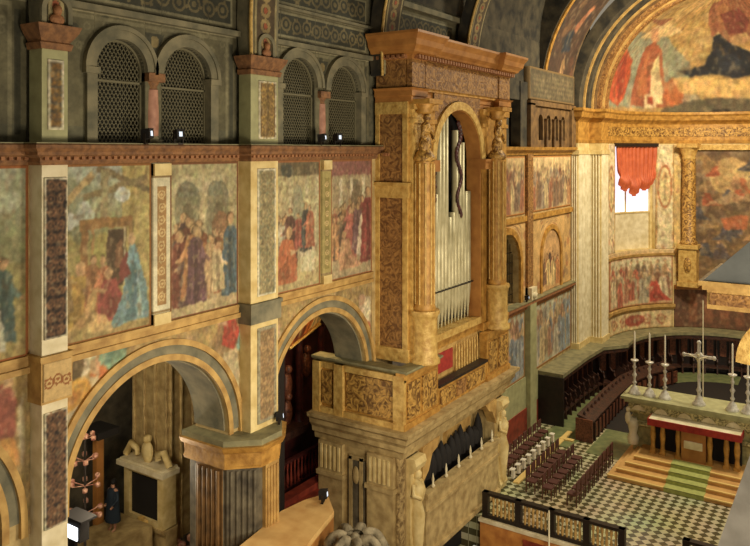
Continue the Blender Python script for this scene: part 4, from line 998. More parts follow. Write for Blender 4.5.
aps = [(AX+AR*math.cos(a),AY+AR*math.sin(a)) for a in np.radians(np.linspace(90,-90,49))]
# entablature running from the presbytery wall round the pier and the apse
ent = [(41.2,14),(41.2,13.6),(43.2,13.6),(43.2,12.9)]+aps
pr = [(.3,.4),(-.02,.4),(-.05,.6),(-.02,.62),(-.02,1.6),(-.1,1.7),(-.3,1.85),(-.36,2.1),(-.45,2.2),(-.45,2.35),(.3,2.35)]
b = MB(); b.sweep(pr, ent); trim(b, M['gold'])
b = MB(); b.sweep([(.1,.85),(-.05,.85),(-.05,1.4),(.1,1.4)], aps); trim(b, M['goldcarve'])
b = MB(); b.prism([(41.2,15),(41.2,13.6),(43.2,13.6),(43.2,12.9),(44.5,12.9),(44.5,15)],.4,2.3); b.build('wall_apse_pier_top', M['browncarve'], kind='structure')
# apse drum wall (outer shell) with a real window opening between 50 and 76 degrees
W0,W1 = math.radians(47),math.radians(80)
WZ0,WZ1 = -6.2,.35
def shell(b, a0, a1, z0, z1, R0=AR, R1=AR+.8, n=12):
    vs=[];fs=[]
    for i in range(n+1):
        a=a0+(a1-a0)*i/n
        for R,z in ((R0,z0),(R1,z0),(R1,z1),(R0,z1)): vs.append((AX+R*math.cos(a),AY+R*math.sin(a),z))
    for i in range(n):
        for j in range(4): fs.append((i*4+j,i*4+(j+1)%4,(i+1)*4+(j+1)%4,(i+1)*4+j))
    fs += [(0,1,2,3),(n*4+3,n*4+2,n*4+1,n*4)]
    b.add(vs,fs)
b = MB(); shell(b,W1,PI/2+.08,ZP,.6); shell(b,W0,W1,ZP,WZ0); shell(b,-PI/2,W0,ZP,.6,n=40); shell(b,W0,W1,WZ1,.6); b.build('wall_apse', M['cream'], kind='structure')
# painted drum (several pieces round the window)
def apse_piece(a0,a1,z0,z1,base,draw,name='wall_apse_painting',lab=None,R=AR-.03,res=.05,cat='fresco',group=None,material=None):
    c = Canvas(a0*AR,a1*AR,z0,z1,res,base); draw(c); c.mottle(.16,.4,4); c.finish(warp=.04,haze=.12,hcol=(216,186,130),cell=.4)
    o = painted(name,c,lambda P,Z: apsepos(R)(P/AR,Z),depth=lambda v: np.stack([(v[:,0]-AX)*.01,(v[:,1]-AY)*.01,v[:,2]*0],1), kind=None if lab else 'structure', material=material)
    if lab: tag(o,lab,cat,group)
    return o
D = math.radians
def orn(c):
    for i in range(int((c.x1-c.x0)*(c.z1-c.z0)*2.2)): c.ell(random.uniform(c.x0,c.x1),random.uniform(c.z0,c.z1),.12,.16,random.choice([(196,170,116),(176,140,90),(214,196,150),(180,120,80)]),.6)
def oval(c):
    xm=(c.x0+c.x1)/2; orn(c); c.ell(xm,-2.3,.5,1.35,(176,96,48)); c.ell(xm,-2.3,.4,1.2,(232,206,140)); c.ell(xm,-2.3,.25,.9,(206,150,90)); c.fig(xm,-3.1,1.6,(226,196,130)); c.rect(c.x0,c.x0+.07,c.z0,c.z1,(190,140,70)); c.rect(c.x1-.07,c.x1,c.z0,c.z1,(190,140,70))
apse_piece(W1,D(90),WZ0,.35,(226,206,156),oval)
apse_piece(D(36),W0,WZ0,.35,(226,206,156),oval)
apse_piece(D(36),D(90),WZ0-.3,WZ0,(214,180,120),lambda c:None)
def sc(c):
    c.grad(c.z0,(206,176,120),c.z1,(216,204,160))
    cols=[(196,150,100),(176,110,80),(220,196,150),(150,120,96),(190,90,66),(170,160,130)]
    c.crowd(c.x0+.2,c.x1-.2,c.z0+.9,1.7,cols,8); c.crowd(c.x0+.1,c.x1-.1,c.z0+.15,1.8,cols,7); c.kneel(c.x0+1.2,c.z0+.2,1.5,(190,60,46),1); frame_band(c,.1,(176,104,60))
apse_piece(D(37),D(88),-9.6,-6.6,(214,196,148),sc,'fresco','wide curved fresco of many figures below the window with the red curtain',R=AR-.08)
def lowb(c):
    c.scroll(c.x0+.2,c.x1-.2,c.z0+.2,c.z1-.2,(166,90,56),5,.9,vert=False); c.ell((c.x0+c.x1)/2,(c.z0+c.z1)/2,.9,.35,(160,60,44)); orn(c); frame_band(c,.08,(190,150,90))
apse_piece(D(37),D(88),-11.1,-9.95,(216,190,130),lowb,'ornament_band','curved band with scrolls and a red cartouche above the choir stalls',cat='panel',R=AR-.06)
b = MB(); arc=lambda a0,a1,n=14,R=AR: [(AX+R*math.cos(a),AY+R*math.sin(a)) for a in np.radians(np.linspace(a0,a1,n))]
b.sweep([(.1,-9.95),(-.12,-9.95),(-.22,-9.8),(-.22,-9.65),(.1,-9.65)],arc(89,36)); b.sweep([(.1,-6.6),(-.12,-6.6),(-.16,-6.45),(.1,-6.45)],arc(89,36)); trim(b, M['ochre'])
# lower wall right of the fresco: dark panelling
apse_piece(D(-60),D(36),-11.1,-8.7,(96,56,38),lambda c:[c.rect(x,x+.5,c.z0+.3,c.z1-.3,(132,74,46)) for x in np.arange(c.x0+.3,c.x1-.6,.9)],'wall_apse_panelling',R=AR-.05)
apse_piece(D(-60),D(36),-8.5,.35,(220,180,100),orn,'wall_apse_painting')
b = MB(); b.sweep([(.1,-8.7),(-.3,-8.7),(-.36,-8.45),(.1,-8.45)],arc(36,-60,24)); b.sweep([(.1,-8.75),(-.1,-8.75),(-.1,-8.6),(.1,-8.6)],arc(36,-60,24)); trim(b, M['orwood'])
# window: sill, daylight pane, glazing bars, silk curtain
wn = thing('apse_window', (AX+AR*math.cos(D(63)),AY+AR*math.sin(D(63)),WZ0), 'bright tall apse window half covered by an orange-red curtain', 'window')
def arcpane(R,z0,z1,a0=W0,a1=W1,th=.04,n=10): 
    b=MB(); shell(b,a0,a1,z0,z1,R,R+th,n); return b
arcpane(AR+.6,-3.9,WZ1).build('pane', M['sky'], wn)
arcpane(AR+.55,WZ0,-3.9).build('lower_blind', M['white'], wn)
b = arcpane(AR+.5,-3.95,-3.85,th=.1); shell(b,W0,W0+.02,WZ0,WZ1,AR+.4,AR+.6,2); shell(b,W1-.02,W1,WZ0,WZ1,AR+.4,AR+.6,2); shell(b,(W0+W1)/2-.006,(W0+W1)/2+.006,-3.9,WZ1,AR+.5,AR+.56,2); b.build('window_frame', M['cream'], wn)
b = MB(); shell(b,W0-.01,W1+.01,.2,.42,AR-.25,AR,8); b.build('curtain_rail', M['blackwood'], wn)
# draped curtain: folded sheet with swagged lower edge
nx,nz=120,40; vs=[];fs=[]
cu = MB()
A0c,A1c = W0+.0,W1-.0
for side in (0,1):
    for j in range(nz+1):
        for i in range(nx+1):
            s=i/nx; tt_=j/nz
            lower=-2.15-.45*abs(math.sin(s*PI*3))**.6+.25*math.cos(s*PI*2); 
            squeeze = 1.02-.16*tt_**1.5
            ang=(A0c+A1c)/2+(s-.5)*(A1c-A0c)*squeeze
            z=.25+(lower-.25)*tt_
            r=AR-.14-.07*math.sin(s*PI*22+.6*math.sin(tt_*3))*(.5+tt_*.5)-.16*math.exp(-((tt_-.82)/.1)**2)+side*.03
            vs.append((AX+r*math.cos(ang),AY+r*math.sin(ang),z))
o_=(nx+1)*(nz+1)
for j in range(nz):
    for i in range(nx):
        a=j*(nx+1)+i; fs.append((a,a+1,a+nx+2,a+nx+1)); fs.append((o_+a,o_+a+nx+1,o_+a+nx+2,o_+a+1))
cu.add(vs,fs,True)
tag(cu.build('curtain', M['curtain']), 'gathered orange-red silk curtain hanging in the apse window', 'curtain')

# gold column beside the altarpiece, on a pedestal
def goldcol(deg, lab):
    a=D(deg); R=AR-.45; cx,cy=AX+R*math.cos(a),AY+R*math.sin(a)
    t = thing('gilded_column',(cx,cy,-8.45),lab,'column','gilded columns flanking the altarpiece')
    b = MB(); b.box(cx-.55,cx+.55,cy-.6,cy+.6,-8.45,-8.15); b.box(cx-.48,cx+.48,cy-.52,cy+.52,-8.15,-6.1); b.box(cx-.58,cx+.58,cy-.62,cy+.62,-6.1,-5.85); b.build('pedestal', M['goldpale'], t)
    b = MB(); b.lathe([(.5,-5.85),(.52,-5.7),(.4,-5.6),(.42,-3),(.36,-.6)],(cx,cy,0),20); b.build('shaft', M['goldcarve'], t)
    b = MB(); b.lathe([(.36,-.6),(.42,-.5),(.38,-.4),(.6,.2)],(cx,cy,0),16); b.box(cx-.6,cx+.6,cy-.6,cy+.6,.15,.4); b.build('capital', M['goldpale'], t)
    b = MB(); b.blob((cx-.5,cy,-7.1),(.06,.22,.5)); b.build('pedestal_relief', M['goldcarve'], t)
goldcol(29,'carved gold column on a square pedestal left of the large altarpiece'); 
goldcol(-29,'carved gold column right of the large altarpiece')
# altarpiece
ap = thing('altarpiece',(AX+5.6,AY,-8.4),'large framed painting of swirling clouds and figures behind the altar','painting')
px=AX+5.55
c = Canvas(3.95,9.05,-8.1,0.0,.05,(120,92,60))
for i in range(170): c.ell(random.uniform(3.9,9.1),random.uniform(-8,0),random.uniform(.15,.6),random.uniform(.1,.4),random.choice([(150,112,66),(96,78,60),(176,136,80),(84,66,52),(130,110,86)]),.7)
c.ell(7.0,-1.6,1.2,1.2,(226,186,110),.7)
for i in range(26):
    x=random.uniform(4.2,8.9); z=random.choice([-1.5,-2.4,-3.2,-4.4,-5.4,-6.6])+random.uniform(-.3,.3); c.kneel(x,z,random.uniform(.8,1.2),random.choice([(176,80,50),(90,80,90),(206,150,90),(160,120,80),(70,74,86),(190,100,60)]),random.choice((-1,1)))
c.poly([(8.6,-3.4),(7.0,-2.6),(5.6,-3.0),(7.2,-3.3)],(196,160,110),.8); c.poly([(7.6,-4.2),(6.0,-3.9),(6.2,-4.8),(7.4,-4.9)],(196,90,50),.8)
c.mottle(.3,.4,4); c.finish(warp=.07,haze=.2,hcol=(150,112,66),cell=.5)
painted('canvas', c, lambda Y,Z:(np.full_like(Y,px),Y,Z), parent=ap, depth=(.08,0,0))
b = MB()
b.box(px-.15,px+.12,9.05,9.35,-8.4,.3); b.box(px-.15,px+.12,3.65,3.95,-8.4,.3); b.box(px-.15,px+.12,3.95,9.05,.0,.3); b.box(px-.15,px+.12,3.95,9.05,-8.4,-8.1); b.build('frame', M['goldpale'], ap)
# side pilaster between column and frame
b = MB(); b.box(px-.1,px+.3,9.35,9.8,-8.45,.4); b.box(px-.1,px+.3,3.2,3.65,-8.45,.4); trim(b, M['cream'])

# semi-dome painting
ZD=2.35; RD=AR
def dome_hit(u,v):
    d=dirn(u,v); d=np.array(d); o=np.array((-AX,-AY,-ZD),float)
    A=d@d; B=2*(o@d); Cc=o@o-RD*RD; disc=B*B-4*A*Cc
    if disc<0: return None
    tt_=(-B+math.sqrt(disc))/(2*A); p=o+tt_*d
    el=math.asin(max(-1,min(1,p[2]/RD))); az=math.atan2(p[1],p[0])
    return (az*RD, el*RD)
c = Canvas(-PI/2*RD,PI/2*RD,0,PI/2*RD*.98,.055,(178,142,82))
for i in range(500): c.ell(random.uniform(c.x0,c.x1),random.uniform(.2,c.z1),random.uniform(.2,.8),random.uniform(.15,.5),random.choice([(206,172,108),(178,142,84),(152,122,76),(216,188,126),(186,146,82)]),.45)
DP = lambda pts: [dome_hit(u,v) for u,v in pts]
def dpoly(pts,col,al=1.):
    q=[a for a in DP(pts) if a is not None]
    if len(q)>2: c.poly(q,col,al)
dpoly([(606,106),(609,70),(622,36),(640,30),(668,36),(690,62),(690,80),(660,108)],(132,142,124),.85)
dpoly([(632,30),(640,18),(668,20),(684,32),(660,38),(640,38)],(220,190,130))
dpoly([(650,20),(655,2),(676,0),(674,18),(662,26)],(130,74,56),.9)
dpoly([(608,98),(612,66),(619,42),(629,38),(633,60),(630,78),(624,98),(618,106)],(190,76,44)); dpoly([(620,60),(628,55),(626,90),(619,100)],(150,52,36),.8); dpoly([(625,32),(631,32),(632,42),(625,42)],(206,150,104))
dpoly([(630,106),(636,76),(645,48),(656,40),(662,52),(664,75),(668,108)],(160,84,56)); dpoly([(653,62),(659,56),(663,88),(662,104),(652,104)],(230,206,150)); dpoly([(638,96),(642,66),(650,50),(648,96)],(190,110,66),.8); dpoly([(652,28),(659,28),(660,42),(652,42)],(200,150,104))
dpoly([(645,94),(656,94),(656,108),(645,108)],(224,200,150)); dpoly([(648,97),(653,97),(653,104),(648,104)],(170,60,40))
dpoly([(665,106),(664,84),(674,78),(684,84),(690,78),(692,96),(688,106)],(190,96,50),.9)
dpoly([(682,106),(686,78),(694,84),(700,100)],(150,150,130),.7)
dpoly([(678,72),(702,66),(712,50),(714,36),(722,33),(732,44),(748,50),(760,60),(760,74),(735,78),(715,74),(690,76)],(28,34,46)); dpoly([(716,48),(728,52),(742,60),(738,72),(720,70)],(44,52,68),.6)
dpoly([(708,22),(712,4),(722,0),(745,-4),(758,10),(760,34),(745,40),(730,42),(718,32),(712,36)],(150,92,68)); dpoly([(716,8),(724,2),(738,12),(730,32),(720,26)],(172,112,74),.8); dpoly([(720,14),(738,8),(750,20),(745,34),(728,34)],(104,44,48),.7); dpoly([(728,38),(746,32),(752,40),(735,46)],(180,140,96))
dpoly([(728,-2),(727,-18),(744,-20),(746,-3)],(196,140,96))
dpoly([(672,78),(700,76),(735,80),(755,78),(755,92),(715,98),(680,92)],(226,184,108),.8)
dpoly([(655,117),(665,108),(685,102),(715,98),(760,98),(760,118),(700,124)],(88,82,64)); dpoly([(712,110),(730,109),(732,116),(714,117)],(34,32,32))
c.mottle(.16,.5,4); c.finish(warp=.06,haze=.08,hcol=(190,156,96),cell=.6,blur=2,sat=.9)
def dpos(P,S):
    az=P/RD; el=S/RD; return (AX+RD*np.cos(el)*np.cos(az), AY+RD*np.cos(el)*np.sin(az), ZD+RD*np.sin(el))
tag(painted('apse_dome_fresco', c, dpos, depth=(.3,0,.05)), 'curved apse vault fresco with a large seated robed figure on golden clouds', 'fresco')

# arch rings in front of the semi-dome and the painted band
def archring(x0,x1,r0,r1,m,zs=ZD,legs=0.,name='ceiling_arch'):
    b=MB(); vs=[];fs=[];seg=48
    for i in range(seg+1):
        a=PI*i/seg
        for x,r in ((x0,r0),(x1,r0),(x1,r1),(x0,r1)): vs.append((x,AY+r*math.cos(a),zs+r*math.sin(a)))
    for i in range(seg):
        for j in range(4): fs.append((i*4+j,i*4+(j+1)%4,(i+1)*4+(j+1)%4,(i+1)*4+j))
    b.add(vs,fs)
    if legs: b.box(x0,x1,AY+r0,AY+r1,zs-legs,zs); b.box(x0,x1,AY-r1,AY-r0,zs-legs,zs)
    b.build(name,M[m],kind='structure')
archring(44.1,44.5,6.35,7.6,'browncarve'); archring(43.9,44.1,6.45,6.55,'ochre'); archring(43.5,44.0,6.55,7.6,'browncarve')
archring(43.1,43.5,6.75,7.6,'arcadewood'); archring(42.95,43.15,6.8,6.92,'ochre'); archring(42.4,42.95,6.9,7.7,'vault'); archring(42.2,42.4,7.05,7.15,'ochre'); archring(41.5,42.2,7.15,7.8,'vault')
archring(37.0,41.5,7.55,8.0,'vault',3.0,.6); archring(36.8,37.05,7.4,7.52,'gold',3.0,2.9); archring(36.7,37.0,7.5,9.2,'vault',3.0,.5)
c = Canvas(37.1,41.4,0,PI*7.5,.07,(74,52,38))
for k in range(30):
    z=random.uniform(0,12); c.ell(random.uniform(37.3,41.2),z,.3,.3,random.choice([(110,66,44),(50,46,46),(130,90,56)]),.8)
c.fig(39.4,.6,1.6,(190,140,84)); c.poly([(38.6,2.2),(39.8,2.4),(39.4,3.6),(38.8,3.4)],(34,46,60)); c.poly([(39.2,3.6),(39.8,3.4),(40.3,5.0),(40.0,5.2)],(190,110,70))
c.rect(37.1,37.3,0,20,(120,90,52)); c.rect(41.2,41.4,0,20,(120,90,52)); c.mottle(.3,.4); c.finish(warp=.05,cell=.5,hcol=(90,66,46))
painted('ceiling_arch_painting', c, lambda X,S:(X,AY+7.5*np.cos(S/7.5),3.0+7.5*np.sin(S/7.5)), kind='structure', depth=(0,.02,.01))
random.seed(23)
# ================================================================ CHOIR STALLS
st = thing('choir_stalls',(40,12.5,ZP),'long dark walnut choir stalls curving round the apse under a grey-green ledge','choir stalls')
SR = 5.6
spath = [(36.1,13.2),(40.0,13.2),(42.6,13.05)]+[(AX+SR*math.cos(a),AY+SR*math.sin(a)) for a in np.radians(np.linspace(96,-75,40))]
b = MB(); b.sweep([(-.55,-11.3),(-.55,-11.12),(.78,-11.12),(.78,-11.3)],spath); b.build('top_ledge', M['ledge'], st)
b = MB(); b.sweep([(-.5,-11.5),(-.5,-11.3),(-.35,-11.3),(-.35,-11.5)],spath); b.build('carved_fascia', M['stall'], st)
b = MB(); b.sweep([(.3,ZP),(.3,-11.3),(.42,-11.3),(.42,ZP)],spath); b.build('back_panelling', M['blackwood'], st)
b = MB(); b.sweep([(-.3,ZP+.35),(-.3,ZP+.45),(.3,ZP+.45),(.3,ZP+.35)],spath); b.build('seat_bench', M['stall'], st)
b = MB(); b.box(36.0,36.15,12.62,13.98,ZP,-11.3); b.build('end_panel', M['blackwood'], st)
# walk along the path placing dividers and inlaid panels
def walk(path, step):
    out=[]; acc=0; nxt=step/2
    for (xa,ya),(xb,yb) in zip(path[:-1],path[1:]):
        l=math.hypot(xb-xa,yb-ya)
        while acc+l>nxt:
            t=(nxt-acc)/l; out.append((xa+(xb-xa)*t,ya+(yb-ya)*t,math.atan2(yb-ya,xb-xa))); nxt+=step
        acc+=l
    return out
def local(x,y,a): return lambda p:(x+p[0]*math.cos(a)-p[1]*math.sin(a), y+p[0]*math.sin(a)+p[1]*math.cos(a), p[2])
for k,(x,y,a) in enumerate(walk(spath,.72)):
    # +d = left of direction; path goes +X so left = +Y = wall side
    f=local(x,y,a)
    b = MB(f); b.box(.18,.56,.22,.3,-12.7,-11.55); b.build('inlaid_panel', M['stallpink'], st)
    b = MB(f); b.prismx([(-.4,ZP),(.3,ZP),(.3,-11.35),(.1,-11.35),(.05,-12.5),(-.35,-12.75),(-.42,-12.9),(-.3,-13.1)],-.05,.03); b.lathe([(.05,-12.75),(.08,-12.65),(.02,-12.55)],(-.01,-.3,0),8); b.build('seat_divider', M['stall'], st)
b = MB(); b.sweep([(-.3,-11.6),(-.3,-11.35),(-.25,-11.35),(-.25,-11.6)],spath); b.build('arched_frieze', M['stallpink'], st)
b = MB(); b.sweep([(-.2,ZP-.0),(-.2,ZP+.02),(-2.0,ZP+.02),(-2.0,ZP-.0)][::-1],[(34.0,13.6)]+spath[:26]); b.build('stall_floor', M['greenfloor'], None, kind='structure')
# front desks
dk = thing('choir_desk',(38.2,11.2,ZP),'lower row of dark walnut choir desks with carved reddish end panel','choir desk')
dpath=[(34.9,11.2),(39.5,11.3),(42.3,11.2),(44.5,10.7),(46.5,9.8)]
b = MB(); b.sweep([(-.35,ZP),(-.3,-12.8),(.3,-12.6),(.35,ZP)],dpath); b.build('desk_front', M['blackwood'], dk)
b = MB(); b.sweep([(-.42,-12.8),(-.42,-12.72),(.36,-12.5),(.36,-12.58)],dpath); b.build('desk_top', M['stall'], dk)
for x,y,a in walk(dpath,.62):
    b=MB(local(x,y,a)); b.box(.12,.5,-.4,-.36,ZP+.12,-12.92); b.build('carved_panel', M['stallpink'], dk)
    b=MB(local(x,y,a)); b.box(-.04,.06,-.44,-.36,ZP,-12.85); b.build('desk_post', M['stall'], dk)
    b=MB(local(x,y,a)); b.lathe([(.05,-12.66),(.07,-12.5),(.02,-12.4)],(0,.1,0),8); b.build('finial', M['stall'], dk)
b=MB(); b.box(34.8,34.92,10.8,11.6,ZP,-12.65); b.build('end_panel', M['stallpink'], dk)
# pale kerb and green floor
b=MB(); b.prism([(36.3,8.0),(36.3,-1.5),(44,-1.5),(48,.5),(50.3,4),(50.3,9),(48,12.4),(44,13.5),(37,13.5),(37,8)][::1],ZP-.003,ZP+.01); b.build('floor_apse', M['dark'], kind='structure')
b=MB(); b.box(28.9,35.6,12.0,12.25,ZP,ZP+.06); b.box(34.4,34.65,11.6,12.25,ZP,ZP+.08); b.build('floor_kerb', M['steplt'], kind='structure')
b=MB(); b.box(33.6,37,9.0,10.75,ZP,ZP+.015); b.build('floor_green_marble', M['greenfloor'], kind='structure')

# ================================================================ ALTAR
AXC=6.15
# steps
sw=[(31.5,9.15,3.0),(31.95,8.9,3.2),(32.4,8.65,3.4),(32.85,8.4,3.6)]
for i,(x,ya,yb) in enumerate(sw):
    b=MB(); b.box(x,36.2,yb,ya,ZP+.16*i,ZP+.16*(i+1)); b.build('floor_altar_step', M['step'], kind='structure')
    b=MB(); b.box(x-.02,x+.07,yb-.02,ya+.02,ZP+.16*(i+1)-.04,ZP+.16*(i+1)+.005); b.build('floor_step_edge', M['steplt'], kind='structure')
ZA=ZP+.64
b=MB()
for i,(x,_,_) in enumerate(sw):
    nx_=sw[i+1][0] if i<3 else 33.38
    b.box(x-.035,x,AXC-.75,AXC+.75,ZP+.16*i,ZP+.16*(i+1)+.02); b.box(x-.035,nx_,AXC-.75,AXC+.75,ZP+.16*(i+1),ZP+.16*(i+1)+.025)
tag(b.build('carpet_runner', M['green']),'green carpet running down the altar steps','carpet')
al = thing('altar_table',(33.8,AXC,ZA),'front altar table with red-edged cloth on short pillars','altar')
TF=33.45; TT=ZA+1.5; TW=1.8
b=MB(); b.box(TF,34.3,AXC-TW,AXC+TW,TT-.1,TT); b.build('table_top', M['white'], al)
b=MB(); b.box(TF-.05,TF,AXC-TW-.04,AXC+TW+.04,TT-.27,TT+.01); b.box(TF,34.2,AXC+TW,AXC+TW+.04,TT-.27,TT+.01); b.box(TF,34.2,AXC-TW-.04,AXC-TW,TT-.27,TT+.01); b.build('red_cloth', M['redcloth'], al)
b=MB(); b.box(34.2,34.3,AXC-TW+.05,AXC+TW-.05,ZA,TT-.1); b.build('shade_back', M['black'], al)  # black sheet standing in for the shade behind the pillars
for y in (AXC-1.65,AXC-1.25,AXC-.62,AXC+.62,AXC+1.25,AXC+1.65):
    b=MB(); b.box(33.5,33.75,y-.12,y+.12,ZA,ZA+.12); b.lathe([(.11,ZA+.12),(.08,ZA+.4),(.12,ZA+.8),(.08,ZA+1.2),(.13,TT-.1)],(33.62,y,0),12); b.build('pillar', M['gold'], al)
b=MB(); b.box(33.5,34.2,AXC-.48,AXC+.48,ZA,TT-.15); b.build('tabernacle_front', M['orwood'], al)
b=MB(); b.box(33.42,33.5,AXC-.36,AXC+.36,ZA+.55,ZA+.85); b.build('white_panel', M['white'], al)
# big altar block behind
ZT=-10.95
bk = thing('high_altar',(34.90,AXC,ZA),'broad carved green and cream marble high altar carrying candlesticks and a cross','altar')
AB0,AB1=AXC-3.0,AXC+3.0
b=MB(); b.box(34.40,35.50,AB0+.3,AB1-.3,ZP,ZT-.7); b.build('body', M['altar'], bk)
ap_=[(35.60,AB1-.2),(34.35,AB1-.2),(34.35,AB0+.2),(35.60,AB0+.2)]
b=MB(); b.sweep([(.3,ZT-1.35),(.0,ZT-1.35),(-.1,ZT-1.25),(-.1,ZT-1.1),(.3,ZT-1.1)],ap_); b.sweep([(.3,ZT-.78),(-.02,ZT-.78),(-.12,ZT-.62),(.3,ZT-.62)],ap_); b.build('moulding', M['altarcarve'], bk)
b=MB(); b.box(34.20,35.65,AB0+.15,AB1-.15,ZT-.65,ZT-.28); b.build('frieze', M['altarcarve'], bk)
for k in range(6):
    b=MB(); y=AB0+.6+k*(AB1-AB0-1.2)/5; b.add([(34.16,y-.3,ZT-.58),(34.16,y+.3,ZT-.58),(34.16,y+.18,ZT-.42),(34.16,y,ZT-.34),(34.16,y-.18,ZT-.42),(34.22,y-.3,ZT-.58),(34.22,y+.3,ZT-.58),(34.22,y+.18,ZT-.42),(34.22,y,ZT-.34),(34.22,y-.18,ZT-.42)],[(0,1,2,3,4),(9,8,7,6,5),(0,4,9,5),(4,3,8,9),(3,2,7,8),(2,1,6,7),(1,0,5,6)])
    b.build('shell_relief', M['white'], bk)
b=MB(); b.box(34.10,35.70,AB0,AB1,ZT-.28,ZT-.12); b.box(33.95,35.80,AB0-.12,AB1+.12,ZT-.12,ZT); b.build('altar_slab', M['palegreen'], bk)
for y in (AB1-.35,AB0+.35):
    b=MB(); b.lathe([(.22,ZP+.64),(.26,ZP+.9),(.16,ZP+1.1),(.24,ZP+1.5),(.14,ZP+1.8),(.22,ZT-1.35)],(34.25,y,0),12); b.blob((34.20,y+.2,ZT-1.0),(.14,.14,.3)); b.blob((34.20,y+.2,ZT-.62),(.1,.1,.12)); b.build('corner_figure', M['white'], bk)
# candlesticks: positions along the slab
def candlestick(y, lab, x=34.6):
    t=thing('altar_candlestick',(x,y,ZT),lab,'candlestick','tall silver candlesticks on the high altar')
    b=MB(); b.lathe([(.27,ZT),(.28,ZT+.04),(.2,ZT+.14),(.17,ZT+.24),(.07,ZT+.36),(.05,ZT+.42)],(x,y,0),12); b.build('foot', M['silver'], t)
    b=MB(); b.lathe([(.05,ZT+.42),(.1,ZT+.5),(.05,ZT+.58),(.05,ZT+.72),(.11,ZT+.84),(.05,ZT+.95),(.05,ZT+1.12),(.09,ZT+1.2),(.045,ZT+1.28),(.045,ZT+1.4)],(x,y,0),12); b.build('stem', M['silver'], t)
    b=MB(); b.lathe([(.05,ZT+1.4),(.17,ZT+1.48),(.18,ZT+1.52),(.06,ZT+1.53)],(x,y,0),12); b.build('drip_pan', M['silver'], t)
    b=MB(); b.lathe([(.04,ZT+1.53),(.035,ZT+2.75),(.008,ZT+2.82)],(x,y,0),10); b.build('candle', M['candle'], t)
ys=[wx(634.5,385,34.6)[0],wx(649.5,385,34.6)[0],wx(665,387,34.6)[0],wx(732.5,402,34.6)[0],wx(748,404,34.6)[0]]
CL=['leftmost tall silver candlestick on the high altar','second tall silver candlestick from the left end of the high altar','silver candlestick immediately left of the altar cross, third from the left','silver candlestick immediately right of the altar cross','rightmost silver candlestick on the high altar at the photo edge']
for y,l in zip(ys,CL): candlestick(y,l)
yc=wx(699,395,34.6)[0]
t=thing('altar_cross',(34.6,yc,ZT),'tall pale silver crucifix standing mid altar between the candlesticks','cross')
b=MB(); b.lathe([(.27,ZT),(.28,ZT+.05),(.18,ZT+.16),(.16,ZT+.28),(.07,ZT+.4),(.06,ZT+.5),(.12,ZT+.62),(.06,ZT+.74),(.06,ZT+1.0)],(34.6,yc,0),12); b.build('foot', M['silver'], t)
b=MB(); b.box(34.56,34.64,yc-.06,yc+.06,ZT+1.0,ZT+2.6); b.box(34.56,34.64,yc-.55,yc+.55,ZT+2.02,ZT+2.13)
for p in ((yc-.6,ZT+2.075),(yc+.6,ZT+2.075),(yc,ZT+2.66)): b.blob((34.6,p[0],p[1]),(.05,.1,.1),8)
b.blob((34.6,yc,ZT+2.075),(.05,.2,.2),10); b.build('cross', M['silver'], t)
b=MB(); b.tube([(34.52,yc,ZT+1.35),(34.52,yc,ZT+1.75),(34.52,yc,ZT+2.0)],[.04,.05,.07],8); b.blob((34.5,yc,ZT+2.14),(.06,.06,.08),8); b.tube([(34.52,yc-.38,ZT+2.12),(34.52,yc,ZT+1.98),(34.52,yc+.38,ZT+2.12)],.025,6); b.build('corpus', M['white'], t)
yy=wx(703,320,41.0)[0]
b=MB(); b.lathe([(.2,ZP+.0),(.05,ZP+.1),(.03,ZP+.2),(.025,-7.7),(.0,-7.6)],(41.0,yy,0),8); tag(b.build('processional_pole', M['white']),'thin pale pole rising behind the altar cross','pole')

# ================================================================ PRESBYTERY EDGE, BALUSTRADES, CHAIRS
b=MB(); b.box(25.45,25.75,5.2,12.1,ZN,ZP-.02); b.box(26.0,26.3,1.5,5.2,ZN,ZP-.02); b.build('wall_presbytery_front', M['orangewall'], kind='structure')
b=MB(); b.box(25.4,25.9,6.8,12.15,ZP-.1,ZP+.02); b.box(25.4,25.9,5.2,6.8,ZP-.1,ZP+.02); b.box(25.9,26.4,1.5,5.2,ZP-.1,ZP+.02); trim(b, M['white'])
b=MB(); b.box(25.41,25.45,9.2,10.4,ZN+.2,ZP-.3); trim(b, M['redpanel'])
def balustrade(x, y0, y1, posts, lab):
    t=thing('altar_rail',(x,(y0+y1)/2,ZP+.02),lab,'balustrade','dark topped altar rails')
    z0=ZP+.02; H=.95
    b=MB(); b.box(x-.12,x+.12,y0,y1,z0+H-.1,z0+H); b.build('handrail', M['iron'], t)
    b=MB(); b.box(x-.1,x+.1,y0,y1,z0,z0+.12); b.build('bottom_rail', M['iron'], t)
    for y in posts:
        b=MB(); b.box(x-.11,x+.11,y-.11,y+.11,z0,z0+H); b.build('post', M['iron'], t)
    for y in np.arange(y0+.15,y1-.1,.155):
        if any(abs(y-p)<.15 for p in posts): continue
        b=MB(); b.lathe([(.035,z0+.12),(.055,z0+.3),(.025,z0+.5),(.055,z0+.68),(.035,z0+.85)],(x,y,0),6); b.build('baluster', M['ochre'], t)
balustrade(25.65,6.85,12.05,[11.95,10.65,9.4,8.15,6.95],'long dark altar rail with ochre balusters, left of the opening')
balustrade(26.1,2.0,5.1,[5.0,3.6,2.1],'short altar rail section right of the opening, at the bottom edge')
b=MB(); b.box(25.75,25.95,6.9,12,ZP+.02,ZP+.5)
